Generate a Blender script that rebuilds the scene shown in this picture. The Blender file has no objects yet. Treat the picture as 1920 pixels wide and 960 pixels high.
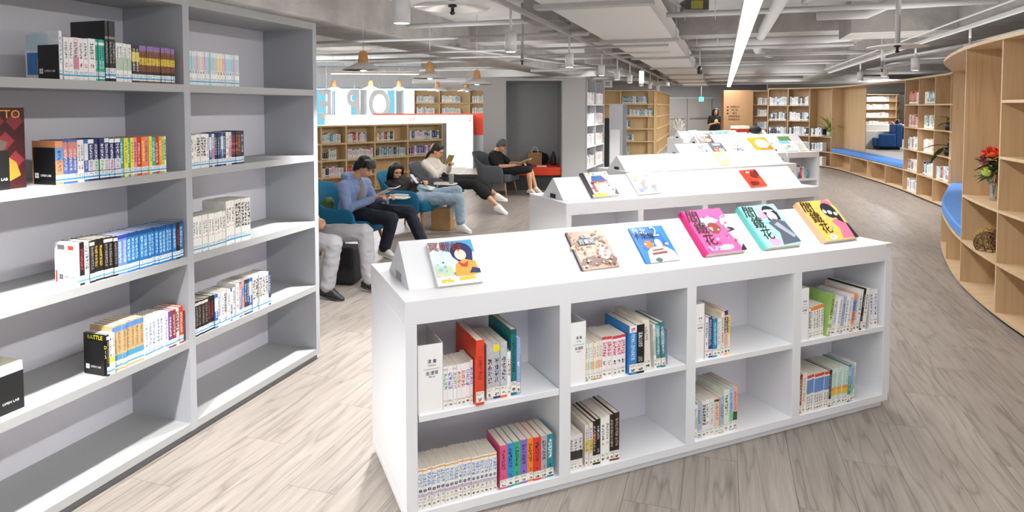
import bpy, math, random
from mathutils import Vector, Matrix, noise
R = math.radians
sc = bpy.context.scene
col = sc.collection
rnd = random.Random(7)

# ------------------------------------------------------------------ camera
cam_d = bpy.data.cameras.new('camera'); cam = bpy.data.objects.new('camera', cam_d); col.objects.link(cam)
cam.location = (0, 0, 1.674); cam.rotation_euler = (R(90) - 0.0439, 0, 0)
cam_d.sensor_width = 36; cam_d.lens = 36 * 1214.92 / 1920; cam_d.shift_y = (254.45 - 480) / 1920
cam_d.clip_end = 200
sc.camera = cam
# ------------------------------------------------------------------ world, exposure
w = bpy.data.worlds.new('world'); sc.world = w; w.use_nodes = True
w.node_tree.nodes['Background'].inputs[0].default_value = (0.93, 0.96, 1.0, 1)
w.node_tree.nodes['Background'].inputs[1].default_value = 0.85
vs = sc.view_settings; vs.view_transform = 'Standard'; vs.look = 'None'; vs.exposure = 0.42; vs.gamma = 1; vs.use_curve_mapping = False
LINE_POWER, UP_POWER, SPOT_POWER, PEND_POWER, WIN_POWER = 36.0, 33.0, 130.0, 22.0, 2200.0

# building axes: T runs down the room, S across it
SX = Vector((.951, -.309, 0)); TX = Vector((.309, .951, 0)); BANG = R(-18)
def W(s, t, z=0): return SX * s + TX * t + Vector((0, 0, z))

def area(name, loc, sx, sy, power, rot=(0, 0, 0), color=(1, 1, 1), spread=180):
    l = bpy.data.lights.new(name, 'AREA'); l.shape = 'RECTANGLE'; l.size = sx; l.size_y = sy; l.energy = power; l.color = color
    l.spread = R(spread)
    o = bpy.data.objects.new(name, l); col.objects.link(o); o.location = loc; o.rotation_euler = rot; return o
# linear ceiling fitting in view, followed by fill lamps added without fittings
for i in range(8):
    area('linear_lamp_or_fill', W(.26, -1 + 3.6 * i + 1.8, 2.655), .13, 3.5, LINE_POWER * (1 if i < 2 else 1.6 if i < 5 else 2), (0, 0, BANG), (1, .99, .97))
for x, y in ((16.5, 24), (16.5, 28)): area('far_room_fill', (x, y, 3.1), .3, 3, 160)  # added fill for the room beyond the bench, no fitting
for x, y in ((6.5, 30), (9.5, 34), (5, 27)): area('far_hall_fill', (x, y, 3.1), .3, 3, 150 if x < 9 else 520)  # added fill to lift the dark hall and door wall
area('lounge_lamp', (-3.2, 15.2, 2.44), 2.0, .1, 150, (0, 0, R(6))); area('window_side_lamp', (-6, 21.5, 2.9), 4, .2, 260, (R(-35), 0, 0)); area('lounge_lamp', (-5.6, 13.6, 2.5), 1.6, .1, 110, (0, 0, R(6)))  # lounge lamps belong to fittings; the window wall one is added fill
if True: pass
for s in (5.5,):  # added fill lamps at the right, no fitting hangs here
    for i in range(3): area('linear_lamp_or_fill', W(s, -2 + 7 * i + 3, 2.9), .13, 6, LINE_POWER * .45, (0, 0, BANG), (1, .97, .93))
# upward fill lamps, added without fittings to brighten the ceiling
for s in (-7.6, -3.9, .26, 2.3, 5.5, 9.5):
    for i in range(4): area('ceiling_fill', W(s, -1 + 8 * i + 4, 2.5 if s != .26 else 2.74), 1.4, 7.8, UP_POWER * (.4 if s == .26 else 1.15), (R(180), 0, BANG) if True else 0, (1, .99, .97))
# daylight through the left windows

# ------------------------------------------------------------------ helpers
def lin(h):
    h = h.lstrip('#'); c = [int(h[i:i + 2], 16) / 255 for i in (0, 2, 4)]
    return tuple((x / 12.92 if x < .04045 else ((x + .055) / 1.055) ** 2.4) for x in c) + (1,)
MATS = {}
def mat(name, hexc, rough=.5, metal=0, bump=0, bscale=40, var=0, vscale=8, emit=0, spec=.5, alpha=1, trans=0):
    if name in MATS: return MATS[name]
    m = bpy.data.materials.new(name); m.use_nodes = True; nt = m.node_tree; b = nt.nodes['Principled BSDF']
    c = lin(hexc); b.inputs['Base Color'].default_value = c; b.inputs['Roughness'].default_value = rough
    b.inputs['Metallic'].default_value = metal; b.inputs['Specular IOR Level'].default_value = spec
    if emit: b.inputs['Emission Color'].default_value = c; b.inputs['Emission Strength'].default_value = emit
    if trans: b.inputs['Transmission Weight'].default_value = trans; b.inputs['IOR'].default_value = 1.3
    tc = nt.nodes.new('ShaderNodeTexCoord')
    if var:
        n = nt.nodes.new('ShaderNodeTexNoise'); n.inputs['Scale'].default_value = vscale; n.inputs['Detail'].default_value = 5
        nt.links.new(tc.outputs['Object'], n.inputs['Vector'])
        mr = nt.nodes.new('ShaderNodeMapRange'); mr.inputs[1].default_value = .3; mr.inputs[2].default_value = .7
        mr.inputs[3].default_value = 1 - var; mr.inputs[4].default_value = 1 + var * .6
        nt.links.new(n.outputs['Fac'], mr.inputs[0])
        mx = nt.nodes.new('ShaderNodeVectorMath'); mx.operation = 'SCALE'; mx.inputs[0].default_value = c[:3]
        nt.links.new(mr.outputs[0], mx.inputs['Scale']); nt.links.new(mx.outputs[0], b.inputs['Base Color'])
    if bump:
        n = nt.nodes.new('ShaderNodeTexNoise'); n.inputs['Scale'].default_value = bscale; n.inputs['Detail'].default_value = 4
        nt.links.new(tc.outputs['Object'], n.inputs['Vector'])
        bp = nt.nodes.new('ShaderNodeBump'); bp.inputs['Strength'].default_value = bump; bp.inputs['Distance'].default_value = .01
        nt.links.new(n.outputs['Fac'], bp.inputs['Height']); nt.links.new(bp.outputs[0], b.inputs['Normal'])
    MATS[name] = m; return m

class NB:  # small node-graph builder
    def __init__(s, m): s.nt = m.node_tree; s.b = s.nt.nodes['Principled BSDF']
    def n(s, t, **k):
        x = s.nt.nodes.new(t)
        for a, v in k.items(): setattr(x, a, v)
        return x
    def put(s, sock, v):
        if hasattr(v, 'default_value') or hasattr(v, 'links'): s.nt.links.new(v, sock)
        else: sock.default_value = v
    def M(s, op, a, b=0.0, c=None):
        x = s.n('ShaderNodeMath', operation=op); s.put(x.inputs[0], a); s.put(x.inputs[1], b)
        if c is not None: s.put(x.inputs[2], c)
        return x.outputs[0]
    def mix(s, f, a, b):
        x = s.n('ShaderNodeMix', data_type='RGBA'); s.put(x.inputs['Factor'], f); s.put(x.inputs[6], a); s.put(x.inputs[7], b); return x.outputs[2]
    def band(s, v, a, b): return s.M('MULTIPLY', s.M('GREATER_THAN', v, a), s.M('LESS_THAN', v, b))

def wood_mat(name, c1, c2, axis=2, scale=1.0, rough=.5, plank=False, contrast=1.0):
    if name in MATS: return MATS[name]
    m = bpy.data.materials.new(name); m.use_nodes = True; g = NB(m); g.b.inputs['Roughness'].default_value = rough
    tc = g.n('ShaderNodeTexCoord'); oi = g.n('ShaderNodeObjectInfo')
    ge = g.n('ShaderNodeNewGeometry')
    r = g.M('FRACT', g.M('ADD', oi.outputs['Random'], ge.outputs['Random Per Island']))
    off = g.n('ShaderNodeCombineXYZ'); g.put(off.inputs[0], g.M('MULTIPLY', r, 37.0)); g.put(off.inputs[1], g.M('MULTIPLY', r, 91.0))
    ad = g.n('ShaderNodeVectorMath', operation='ADD'); g.put(ad.inputs[0], tc.outputs['Object']); g.put(ad.inputs[1], off.outputs[0])
    mp = g.n('ShaderNodeMapping'); sc3 = [7 * scale, 7 * scale, 7 * scale]; sc3[axis] = .6 * scale; mp.inputs['Scale'].default_value = sc3
    g.put(mp.inputs[0], ad.outputs[0])
    n1 = g.n('ShaderNodeTexNoise'); n1.inputs['Scale'].default_value = 1.0; n1.inputs['Detail'].default_value = 2; g.put(n1.inputs['Vector'], mp.outputs[0])
    # contour lines of the slow noise give cathedral grain
    rings = g.M('PINGPONG', g.M('MULTIPLY', n1.outputs['Fac'], 11.0), 1.0)
    mp2 = g.n('ShaderNodeMapping'); s2 = [150 * scale] * 3; s2[axis] = 3.5 * scale; mp2.inputs['Scale'].default_value = s2; g.put(mp2.inputs[0], ad.outputs[0])
    n2 = g.n('ShaderNodeTexNoise'); n2.inputs['Scale'].default_value = 1; n2.inputs['Detail'].default_value = 4; g.put(n2.inputs['Vector'], mp2.outputs[0])
    mp3 = g.n('ShaderNodeMapping'); s3 = [22 * scale] * 3; s3[axis] = 1.6 * scale; mp3.inputs['Scale'].default_value = s3; g.put(mp3.inputs[0], ad.outputs[0])
    n3 = g.n('ShaderNodeTexNoise'); n3.inputs['Scale'].default_value = 1; n3.inputs['Detail'].default_value = 5; g.put(n3.inputs['Vector'], mp3.outputs[0])
    rp = g.M('POWER', rings, 5.0)
    f = g.M('ADD', g.M('MULTIPLY', rp, .42 * contrast), g.M('MULTIPLY', g.M('SUBTRACT', n2.outputs['Fac'], .5), .9 * contrast))
    f = g.M('ADD', f, g.M('MULTIPLY', g.M('SUBTRACT', n3.outputs['Fac'], .45), .7 * contrast))
    f = g.M('ADD', f, g.M('MULTIPLY', g.M('SUBTRACT', r, .5), .17 if plank else .1)); f = g.M('ADD', f, .22)
    f.node.use_clamp = True
    g.put(g.b.inputs['Base Color'], g.mix(f, lin(c1), lin(c2)))
    bp = g.n('ShaderNodeBump'); bp.inputs['Strength'].default_value = .08; bp.inputs['Distance'].default_value = .004
    g.put(bp.inputs['Height'], n2.outputs['Fac']); g.put(g.b.inputs['Normal'], bp.outputs[0])
    MATS[name] = m; return m

def spine_mat(name, base, bands=(), glyphs=(), sticker=None, rough=.35):
    """printed book spine: UV v up the spine; rows of pixel glyphs stand for titles too small to read"""
    if name in MATS: return MATS[name]
    m = bpy.data.materials.new(name); m.use_nodes = True; g = NB(m); g.b.inputs['Roughness'].default_value = rough
    uv = g.n('ShaderNodeUVMap'); sp = g.n('ShaderNodeSeparateXYZ'); g.put(sp.inputs[0], uv.outputs[0]); u, v = sp.outputs[0], sp.outputs[1]
    oi = g.n('ShaderNodeObjectInfo'); rr = g.M('MULTIPLY', oi.outputs['Random'], 100.0)
    c = lin(base)
    for a, b, h in bands: c = g.mix(g.band(v, a, b), c, lin(h))
    def glyph(a, b, n, h, c, k=5.0, u0=.18, u1=.82, thr=.5):
        x = g.M('MULTIPLY', g.M('SUBTRACT', v, a), n / (b - a)); fr = g.M('FRACT', x)
        uu = g.M('DIVIDE', g.M('SUBTRACT', u, u0), u1 - u0)
        cv = g.n('ShaderNodeCombineXYZ'); g.put(cv.inputs[0], g.M('FLOOR', g.M('MULTIPLY', uu, k)))
        g.put(cv.inputs[1], g.M('FLOOR', g.M('MULTIPLY', x, k + 1))); g.put(cv.inputs[2], rr)
        wn = g.n('ShaderNodeTexWhiteNoise'); g.put(wn.inputs['Vector'], cv.outputs[0])
        mk = g.M('MULTIPLY', g.M('GREATER_THAN', wn.outputs[0], thr), g.M('LESS_THAN', fr, .84))
        mk = g.M('MULTIPLY', mk, g.M('MULTIPLY', g.band(v, a, b), g.band(u, u0, u1)))
        return g.mix(mk, c, lin(h))
    for t in glyphs: c = glyph(t[0], t[1], max(1, round(t[2] * 1.45)) if t[2] > 1 else 1, t[3], c, *(t[4:] if len(t) > 4 else (5.0, .25, .76)))
    if sticker == 'blue':
        c = g.mix(g.band(v, .05, .22), c, lin('eef2f4')); c = g.mix(g.band(v, .085, .125), c, lin('4aa0d0'))
        c = glyph(.14, .21, 3, '8a9096', c, 4.0, .1, .9)
    elif sticker == 'std':
        c = g.mix(g.band(v, .045, .21), c, lin('f3efe6')); c = glyph(.06, .12, 1, '51453c', c, 4.0, .25, .8, .35); c = glyph(.15, .2, 2, 'a8a49c', c, 4.0, .1, .9)
    # faint printed picture colour over the whole spine
    cn = g.n('ShaderNodeCombineXYZ'); g.put(cn.inputs[0], g.M('MULTIPLY', u, 3.0)); g.put(cn.inputs[1], g.M('MULTIPLY', v, 16.0)); g.put(cn.inputs[2], rr)
    nz = g.n('ShaderNodeTexNoise'); nz.inputs['Scale'].default_value = 1.0; nz.inputs['Detail'].default_value = 4; g.put(nz.inputs['Vector'], cn.outputs[0])
    mx = g.n('ShaderNodeMix', data_type='RGBA', blend_type='OVERLAY'); mx.inputs['Factor'].default_value = .45; g.put(mx.inputs[6], c); g.put(mx.inputs[7], nz.outputs['Color'])
    g.put(g.b.inputs['Base Color'], mx.outputs[2]); MATS[name] = m; return m

def tag(o, label=None, cat=None, group=None, kind=None):
    if label: o['label'] = label
    if cat: o['category'] = cat
    if group: o['group'] = group
    if kind: o['kind'] = kind
    return o
def empty(name, M=None, label=None, cat=None, group=None):
    o = bpy.data.objects.new(name, None); col.objects.link(o); o.empty_display_size = .1
    if M is not None: o.matrix_world = M
    return tag(o, label, cat, group)
def frame(x, y, z=0, a=0): return Matrix.Translation((x, y, z)) @ Matrix.Rotation(a, 4, 'Z')

class MB:
    def __init__(s): s.v = []; s.f = []; s.m = []; s.uv = {}; s.sm = []
    def add(s, vs_, fs, mi=0, smooth=False, M=None):
        o = len(s.v)
        for p in vs_: s.v.append(tuple(M @ Vector(p)) if M is not None else tuple(p))
        for f in fs: s.f.append(tuple(i + o for i in f)); s.m.append(mi); s.sm.append(smooth)
        return s
    def box(s, x0, x1, y0, y1, z0, z1, mi=0, M=None):
        v = [(x, y, z) for z in (z0, z1) for y in (y0, y1) for x in (x0, x1)]
        return s.add(v, [(0, 2, 3, 1), (4, 5, 7, 6), (0, 1, 5, 4), (2, 6, 7, 3), (0, 4, 6, 2), (1, 3, 7, 5)], mi, False, M)
    def prism(s, poly, z0, z1, mi=0, M=None, smooth=False):
        n = len(poly); v = [(p[0], p[1], z0) for p in poly] + [(p[0], p[1], z1) for p in poly]
        a = sum(poly[i][0] * poly[(i + 1) % n][1] - poly[(i + 1) % n][0] * poly[i][1] for i in range(n))
        r = range(n) if a > 0 else range(n - 1, -1, -1); r = list(r)
        f = [tuple(reversed(r)), tuple(i + n for i in r)]
        for k in range(n): i, j = r[k], r[(k + 1) % n]; f.append((i, j, j + n, i + n))
        return s.add(v, f, mi, smooth, M)
    def lathe(s, prof, seg=16, mi=0, M=None, cx=0, cy=0, smooth=True):
        v = []; f = []
        for r_, z in prof:
            for k in range(seg): a = 2 * math.pi * k / seg; v.append((cx + r_ * math.cos(a), cy + r_ * math.sin(a), z))
        for i in range(len(prof) - 1):
            for k in range(seg): a, b = i * seg + k, i * seg + (k + 1) % seg; f.append((a, b, b + seg, a + seg))
        f.append(tuple(range(seg - 1, -1, -1))); f.append(tuple(range((len(prof) - 1) * seg, len(prof) * seg)))
        return s.add(v, f, mi, smooth, M)
    def tube(s, pts, r, seg=10, mi=0, M=None, caps=True):
        pts = [Vector(p) for p in pts]; n = len(pts); rs = r if isinstance(r, (list, tuple)) else [r] * n
        v = []; f = []; up = None
        for i, p in enumerate(pts):
            d = (pts[min(i + 1, n - 1)] - pts[max(i - 1, 0)]).normalized()
            if up is None: up = d.orthogonal().normalized()
            up = (up - d * up.dot(d)).normalized(); sd = d.cross(up)
            for k in range(seg): a = 2 * math.pi * k / seg; v.append(p + (up * math.cos(a) + sd * math.sin(a)) * rs[i])
        for i in range(n - 1):
            for k in range(seg): a, b = i * seg + k, i * seg + (k + 1) % seg; f.append((a, b, b + seg, a + seg))
        if caps: f.append(tuple(range(seg - 1, -1, -1))); f.append(tuple(range((n - 1) * seg, n * seg)))
        return s.add(v, f, mi, True, M)
    def ell(s, c, r, mi=0, seg=14, rings=9, M=None):
        prof_v = []; f = []; c = Vector(c)
        rot = Matrix.Identity(3)
        v = [c + Vector((0, 0, r[2]))]
        for i in range(1, rings):
            t = math.pi * i / rings
            for k in range(seg): a = 2 * math.pi * k / seg; v.append(c + Vector((r[0] * math.sin(t) * math.cos(a), r[1] * math.sin(t) * math.sin(a), r[2] * math.cos(t))))
        v.append(c - Vector((0, 0, r[2])))
        for k in range(seg): f.append((0, 1 + k, 1 + (k + 1) % seg))
        for i in range(rings - 2):
            for k in range(seg): a, b = 1 + i * seg + k, 1 + i * seg + (k + 1) % seg; f.append((a, a + seg, b + seg, b))
        L = len(v) - 1
        for k in range(seg): f.append((L, L - seg + (k + 1) % seg, L - seg + k))
        return s.add(v, f, mi, True, M)
    def limb(s, a, ra, b, rb, mi=0, seg=12):
        """tapered capsule"""
        a, b = Vector(a), Vector(b); d = b - a; L = d.length
        if L < 1e-5: return s.ell(a, (ra, ra, ra), mi)
        d.normalize(); pts = []; rs = []
        for t in (-.98, -.8, -.45): pts.append(a + d * ra * t); rs.append(ra * math.sqrt(1 - t * t))
        for t in (0, .25, .5, .75, 1): pts.append(a.lerp(b, t)); rs.append(ra + (rb - ra) * t)
        for t in (.45, .8, .98): pts.append(b + d * rb * t); rs.append(rb * math.sqrt(1 - t * t))
        up = d.orthogonal().normalized(); sd = d.cross(up); v = []; f = []
        for p, r_ in zip(pts, rs):
            for k in range(seg): an = 2 * math.pi * k / seg; v.append(p + (up * math.cos(an) + sd * math.sin(an)) * r_)
        n = len(pts)
        for i in range(n - 1):
            for k in range(seg): x, y = i * seg + k, i * seg + (k + 1) % seg; f.append((x, y, y + seg, x + seg))
        f.append(tuple(range(seg - 1, -1, -1))); f.append(tuple(range((n - 1) * seg, n * seg)))
        return s.add(v, f, mi, True)
    def mesh(s, name, mats):
        me = bpy.data.meshes.new(name); me.from_pydata([tuple(p) for p in s.v], [], s.f)
        for m_ in mats: me.materials.append(m_)
        me.polygons.foreach_set('material_index', s.m); me.polygons.foreach_set('use_smooth', s.sm); me.update(); return me
    def obj(s, name, mats, parent=None, M=None, **k):
        if not isinstance(mats, (list, tuple)): mats = [mats]
        return link(s.mesh(name, mats), name, parent, M, **k)
def link(me, name, parent=None, M=None, label=None, cat=None, group=None, kind=None):
    o = bpy.data.objects.new(name, me); col.objects.link(o)
    if parent is not None: o.parent = parent
    if M is not None: o.matrix_local = M
    return tag(o, label, cat, group, kind)
def bevel(o, wd=.004, seg=2):
    b = o.modifiers.new('bevel', 'BEVEL'); b.width = wd; b.segments = seg; b.limit_method = 'ANGLE'; return o

TXT = {}
def text_mesh(body, size=1.0, extrude=0, vertical=False, align='CENTER'):
    key = (body, size, extrude, vertical, align)
    if key in TXT: return TXT[key]
    c = bpy.data.curves.new('lettering', 'FONT'); c.body = '\n'.join(body) if vertical else body; c.size = size; c.resolution_u = 2
    c.align_x = align; c.align_y = 'CENTER'; c.extrude = extrude; c.space_line = .95
    o = bpy.data.objects.new('lettering', c); col.objects.link(o); dg = bpy.context.evaluated_depsgraph_get()
    me = bpy.data.meshes.new_from_object(o.evaluated_get(dg)); me.name = 'lettering'
    bpy.data.objects.remove(o); bpy.data.curves.remove(c); TXT[key] = me; return me
def text(body, size, m, parent, M, extrude=0.0004, vertical=False, align='CENTER', name='lettering', label=None):
    me = text_mesh(body, size, extrude, vertical, align)
    if not me.materials: me.materials.append(m)
    elif me.materials[0] != m: me = me.copy(); me.materials[0] = m
    return link(me, name, parent, M, label)
FRONT = Matrix.Rotation(R(90), 4, 'X')       # text in the local xz-plane, read from -y

def remeshed(mb, name, mats, voxel, smooth=3, disp=0, parent=None, M=None, **k):
    me = mb.mesh('tmp', mats); o = bpy.data.objects.new('tmp', me); col.objects.link(o)
    r = o.modifiers.new('r', 'REMESH'); r.mode = 'VOXEL'; r.voxel_size = voxel; r.use_smooth_shade = True
    if smooth: q = o.modifiers.new('s', 'SMOOTH'); q.factor = .6; q.iterations = smooth
    dg = bpy.context.evaluated_depsgraph_get(); dg.update()
    out = bpy.data.meshes.new_from_object(o.evaluated_get(dg)); out.name = name; bpy.data.objects.remove(o)
    if not out.materials:
        for m_ in mats: out.materials.append(m_)
    if disp:
        nrm = [v.normal.copy() for v in out.vertices]
        for v, nn in zip(out.vertices, nrm):
            p = v.co; q = Vector((p.x * 9 + p.z * 5, p.y * 9 + p.x * 3, p.z * 14))
            d = (1 - abs(noise.noise(q)) * 2.6) * .8 + noise.noise(p * 28) * .35
            v.co = p + nn * disp * d
        out.update()
    return link(out, name, parent, M, **k)

ORD = ['', 'first', 'second', 'third', 'fourth', 'fifth', 'sixth', 'seventh', 'eighth', 'ninth', 'tenth', 'eleventh', 'twelfth', 'thirteenth', 'fourteenth', 'fifteenth', 'sixteenth', 'seventeenth', 'eighteenth', 'nineteenth', 'twentieth']
def ordn(i):
    if i <= 20: return ORD[i]
    return {20: 'twenty', 30: 'thirty', 40: 'forty'}[i // 10 * 10] + (('-' + ORD[i % 10]) if i % 10 else 'th')

# ------------------------------------------------------------------ materials
M_floor = wood_mat('floor_vinyl_wood', 'a0978f', '5d554e', axis=1, scale=1.35, rough=.36, plank=True, contrast=.95)
M_ply = wood_mat('birch_plywood', 'd0b28c', 'aa8860', axis=2, scale=.55, rough=.5, contrast=.7)
M_plyh = wood_mat('birch_plywood_flat', 'd6bc98', 'b08e68', axis=0, scale=.55, rough=.5, contrast=.7)
M_oak = wood_mat('light_oak_board', 'e6cd9f', 'c9a26c', axis=2, scale=.6, rough=.5, contrast=.6)
M_edge = mat('plywood_edge', 'dcc4a0', .6, var=.12, vscale=60)
M_grey = mat('grey_laminate', 'a9aaaa', .45, var=.03, vscale=300)
M_gback = mat('pale_grey_back_board', 'e6e4ec', .5)
M_gdark = mat('grey_laminate_side', 'adafb4', .5, var=.03, vscale=300)
M_white = mat('white_laminate', 'e6e7ea', .35)
M_white2 = mat('white_laminate_inside', 'e4e1e8', .4)
M_black = mat('black_metal', '141414', .4)
M_slot = mat('dark_slot', '101214', .6)
M_pages = mat('book_pages', 'd9cfc0', .8, var=.1, vscale=220)
M_pagesw = mat('white_book_pages', 'e6e2da', .8, var=.08, vscale=220)
M_concrete = mat('painted_concrete', 'a9a6a4', .85, bump=.6, bscale=14, var=.13, vscale=2.2)
M_concd = mat('bare_concrete_beam', '9c9894', .9, bump=.8, bscale=18, var=.2, vscale=3)
M_pipe = mat('grey_painted_pipe', 'b2b1b0', .5)
M_duct = mat('white_duct_panel', 'd9d6d3', .6)
M_lamp_on = mat('glowing_diffuser', 'ffffff', .5, emit=9)
M_lens = mat('glowing_lamp_lens', 'fff7ea', .5, emit=8)
M_spot = mat('white_lamp_housing', 'dad9d8', .4)
M_shade = mat('pale_grey_enamel', 'd2d0ce', .4)
M_cork = wood_mat('turned_wood', 'dda469', 'bd8348', axis=2, scale=2, rough=.5)
M_wall = mat('light_wall_paint', 'e6e6e6', .8)
M_darkwall = mat('dark_grey_wall', '7b7a7b', .7, var=.05, vscale=3)
M_day = mat('overexposed_daylight', 'f4f9ff', .5, emit=5.5)
M_blind = mat('teal_blind_painted_glow', '6fb0c4', .4, emit=.75)  # window blind colour; emission imitates daylight glowing through it
M_teal = mat('teal_wool', '1a6f93', .9, bump=.25, bscale=300, var=.08, vscale=30)
M_greyw = mat('grey_wool', '5d6068', .9, bump=.25, bscale=300, var=.12, vscale=60)
M_leg = wood_mat('chair_leg_wood', 'c78f57', '9c6838', axis=2, scale=2, rough=.45)
M_tray = mat('white_plastic', 'f2f2f0', .35)
M_red = mat('red_laminate', 'd0402a', .5)
M_felt = mat('charcoal_felt', 'a6aaac', .95, var=.16, vscale=90)
M_ledge = mat('grey_board', 'b2b2b2', .7, var=.05, vscale=120)
M_blue = mat('blue_cushion', '4f86cf', .7, bump=.15, bscale=60, var=.06, vscale=12)
M_skin = mat('skin', 'd9a27f', .5)
M_ink = mat('black_ink', '15120f', .6)
M_inkw = mat('white_ink', 'f0f0f0', .6)
M_inkg = mat('grey_ink', '4a4a4c', .6)
M_inkr = mat('orange_ink', 'c97a4e', .6)

# ------------------------------------------------------------------ setting
def slab(name, x0, x1, y0, y1, z0, z1, m, kind='structure', M=None):
    return MB().box(x0, x1, y0, y1, z0, z1).obj(name, m, None, M, kind=kind)
floor = slab('floor', -9, 22, -4, 42, -.06, -.006, mat('floor_underlay', '3a3632', .9))
PW, PL = .2375, 1.22
pm = MB().box(.0007, PW - .0007, .0007, PL - .0007, -.004, 0).mesh('plank', [M_floor])
PR = Matrix.Rotation(BANG, 4, 'Z')
cells = []
for i in range(-42, 76):
    s0 = .089 + i * PW; off = ((i * 0.381) % 1) * PL + (1.99 if False else 0)
    for j in range(-3, 35):
        t0 = -.02 + j * PL + off
        c = W(s0 + PW / 2, t0 + PL / 2)
        if not (-8.6 < c.x < 21.5 and -1.5 < c.y < 41.5): continue
        vis = c.y > 1.6 and abs(c.x) < c.y * .83 + .5
        if not vis and c.y > 8 and abs(c.x) > c.y * .95 + 1: continue
        cells.append((c.length if vis else 1e3 + c.length, s0, t0))
cells.sort()
rest = MB()
for k, (d, s0, t0) in enumerate(cells):
    M = Matrix.Translation(W(s0, t0, 0)) @ PR
    if k < 300: o = link(pm, 'plank', floor, M)
    else: rest.box(.0007, PW - .0007, .0007, PL - .0007, -.004, 0, 0, Matrix.Translation(Vector((s0, t0, 0))))
rest.obj('plank', M_floor, floor, PR, kind='stuff')

slab('ceiling', -9, 22, -4, 42, 3.2, 3.3, M_concrete)
slab('wall_back', -9, 22, 38.6, 38.8, 0, 3.2, M_darkwall)
slab('wall_right', 21.8, 22, -4, 42, 0, 3.2, M_wall)
slab('wall_left', -9.1, -9, 2, 42, 0, 3.2, M_wall)
# daylit window wall far left
wl = slab('wall_window', -9, -2.6, 24.6, 24.7, 0, .95, M_wall)
slab('wall_window_head', -9, -2.6, 24.6, 24.7, 2.42, 3.2, M_wall)
slab('wall_window_pier', -2.6, 2.6, 24.6, 24.7, 0, 3.2, M_wall)
for i, (x0, x1) in enumerate([(-9, -6.95), (-6.75, -5.75), (-5.55, -4.35), (-4.15, -2.7)]):
    wo = MB().box(x0, x1, 24.62, 24.64, .95, 2.42).obj('window_%d' % (i + 1), M_day, kind='structure')
    fr = MB(); fr.box(x0, x0 + .05, 24.56, 24.62, .95, 2.42); fr.box(x1 - .05, x1, 24.56, 24.62, .95, 2.42)
    fr.box(x0, x1, 24.56, 24.62, 2.37, 2.42); fr.box(x0, x1, 24.56, 24.62, .95, 1.0); fr.obj('window_frame', mat('pale_blue_frame', 'a7cbdc', .5), wo)
    MB().box(x1 - .35 if i else x1 - .6, x1 - .08, 24.5, 24.55, 1.0, 2.35).obj('glow_blind', M_blind, wo)  # blind strip with the backlit glow put into its material
    MB().box(x1, x1 + .2, 24.5, 24.66, .95, 2.42).obj('mullion', M_wall, wo)
# back doors
for i, x0 in enumerate((8.95, 10.42)):
    dr = MB().box(x0, x0 + 1.43, 38.5, 38.58, 0, 2.2).obj('door_%d' % (i + 1), mat('grey_steel_door', '827e7a', .45), kind='structure')
    MB().box(x0 + .1, x0 + 1.3, 38.42, 38.46, 1.0, 1.06).obj('door_push_bar', mat('brushed_steel', 'b9b7b3', .3, 1), dr)
MB().box(8.8, 11.95, 38.54, 38.6, 2.2, 2.26).obj('trim_1', M_grey, kind='structure')

# ------------------------------------------------------------------ books
BOOKM = {}
def book_mesh(t, d, h, sm, cm, pgm):
    k = (round(t, 3), round(d, 3), round(h, 3), sm.name, cm.name, pgm.name)
    if k in BOOKM: return BOOKM[k]
    c = .0012; mb = MB(); mb.box(0, t, 0, c, 0, h, 0); mb.box(0, c, c, d, 0, h, 1); mb.box(t - c, t, c, d, 0, h, 1)
    me = mb.mesh('book_cover', [sm, cm]); uvl = me.uv_layers.new(name='UVMap')
    for p in me.polygons:
        for li in p.loop_indices:
            v = me.vertices[me.loops[li].vertex_index].co
            uvl.data[li].uv = (v.x / t, v.z / h) if p.material_index == 0 else (v.y / d, v.z / h)
    pg = MB(); pg.box(c, t - c, c, d - .003, .002, h - .002, 0); mp = pg.mesh('book_pages', [pgm])
    BOOKM[k] = (me, mp); return BOOKM[k]
def book(M, t, d, h, sm, cm, label, group, pgm=None, parts=True, cat='book'):
    me, mp = book_mesh(t, d, h, sm, cm, pgm or M_pages)
    r = empty('book', M, label, cat, group)
    link(me, 'cover', r); link(mp, 'pages', r); return r
def simple_book_mesh(t, d, h, sm, pgm):
    k = ('s', round(t, 3), round(d, 3), round(h, 3), sm.name)
    if k in BOOKM: return BOOKM[k]
    mb = MB(); mb.box(0, t, 0, d, 0, h - .004, 0); mb.box(.002, t - .002, .002, d, h - .004, h - .001, 1)
    me = mb.mesh('book', [sm, pgm]); uvl = me.uv_layers.new(name='UVMap')
    for p in me.polygons:
        for li in p.loop_indices: v = me.vertices[me.loops[li].vertex_index].co; uvl.data[li].uv = ((v.x / t, v.z / h))
    BOOKM[k] = me; return me

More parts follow.
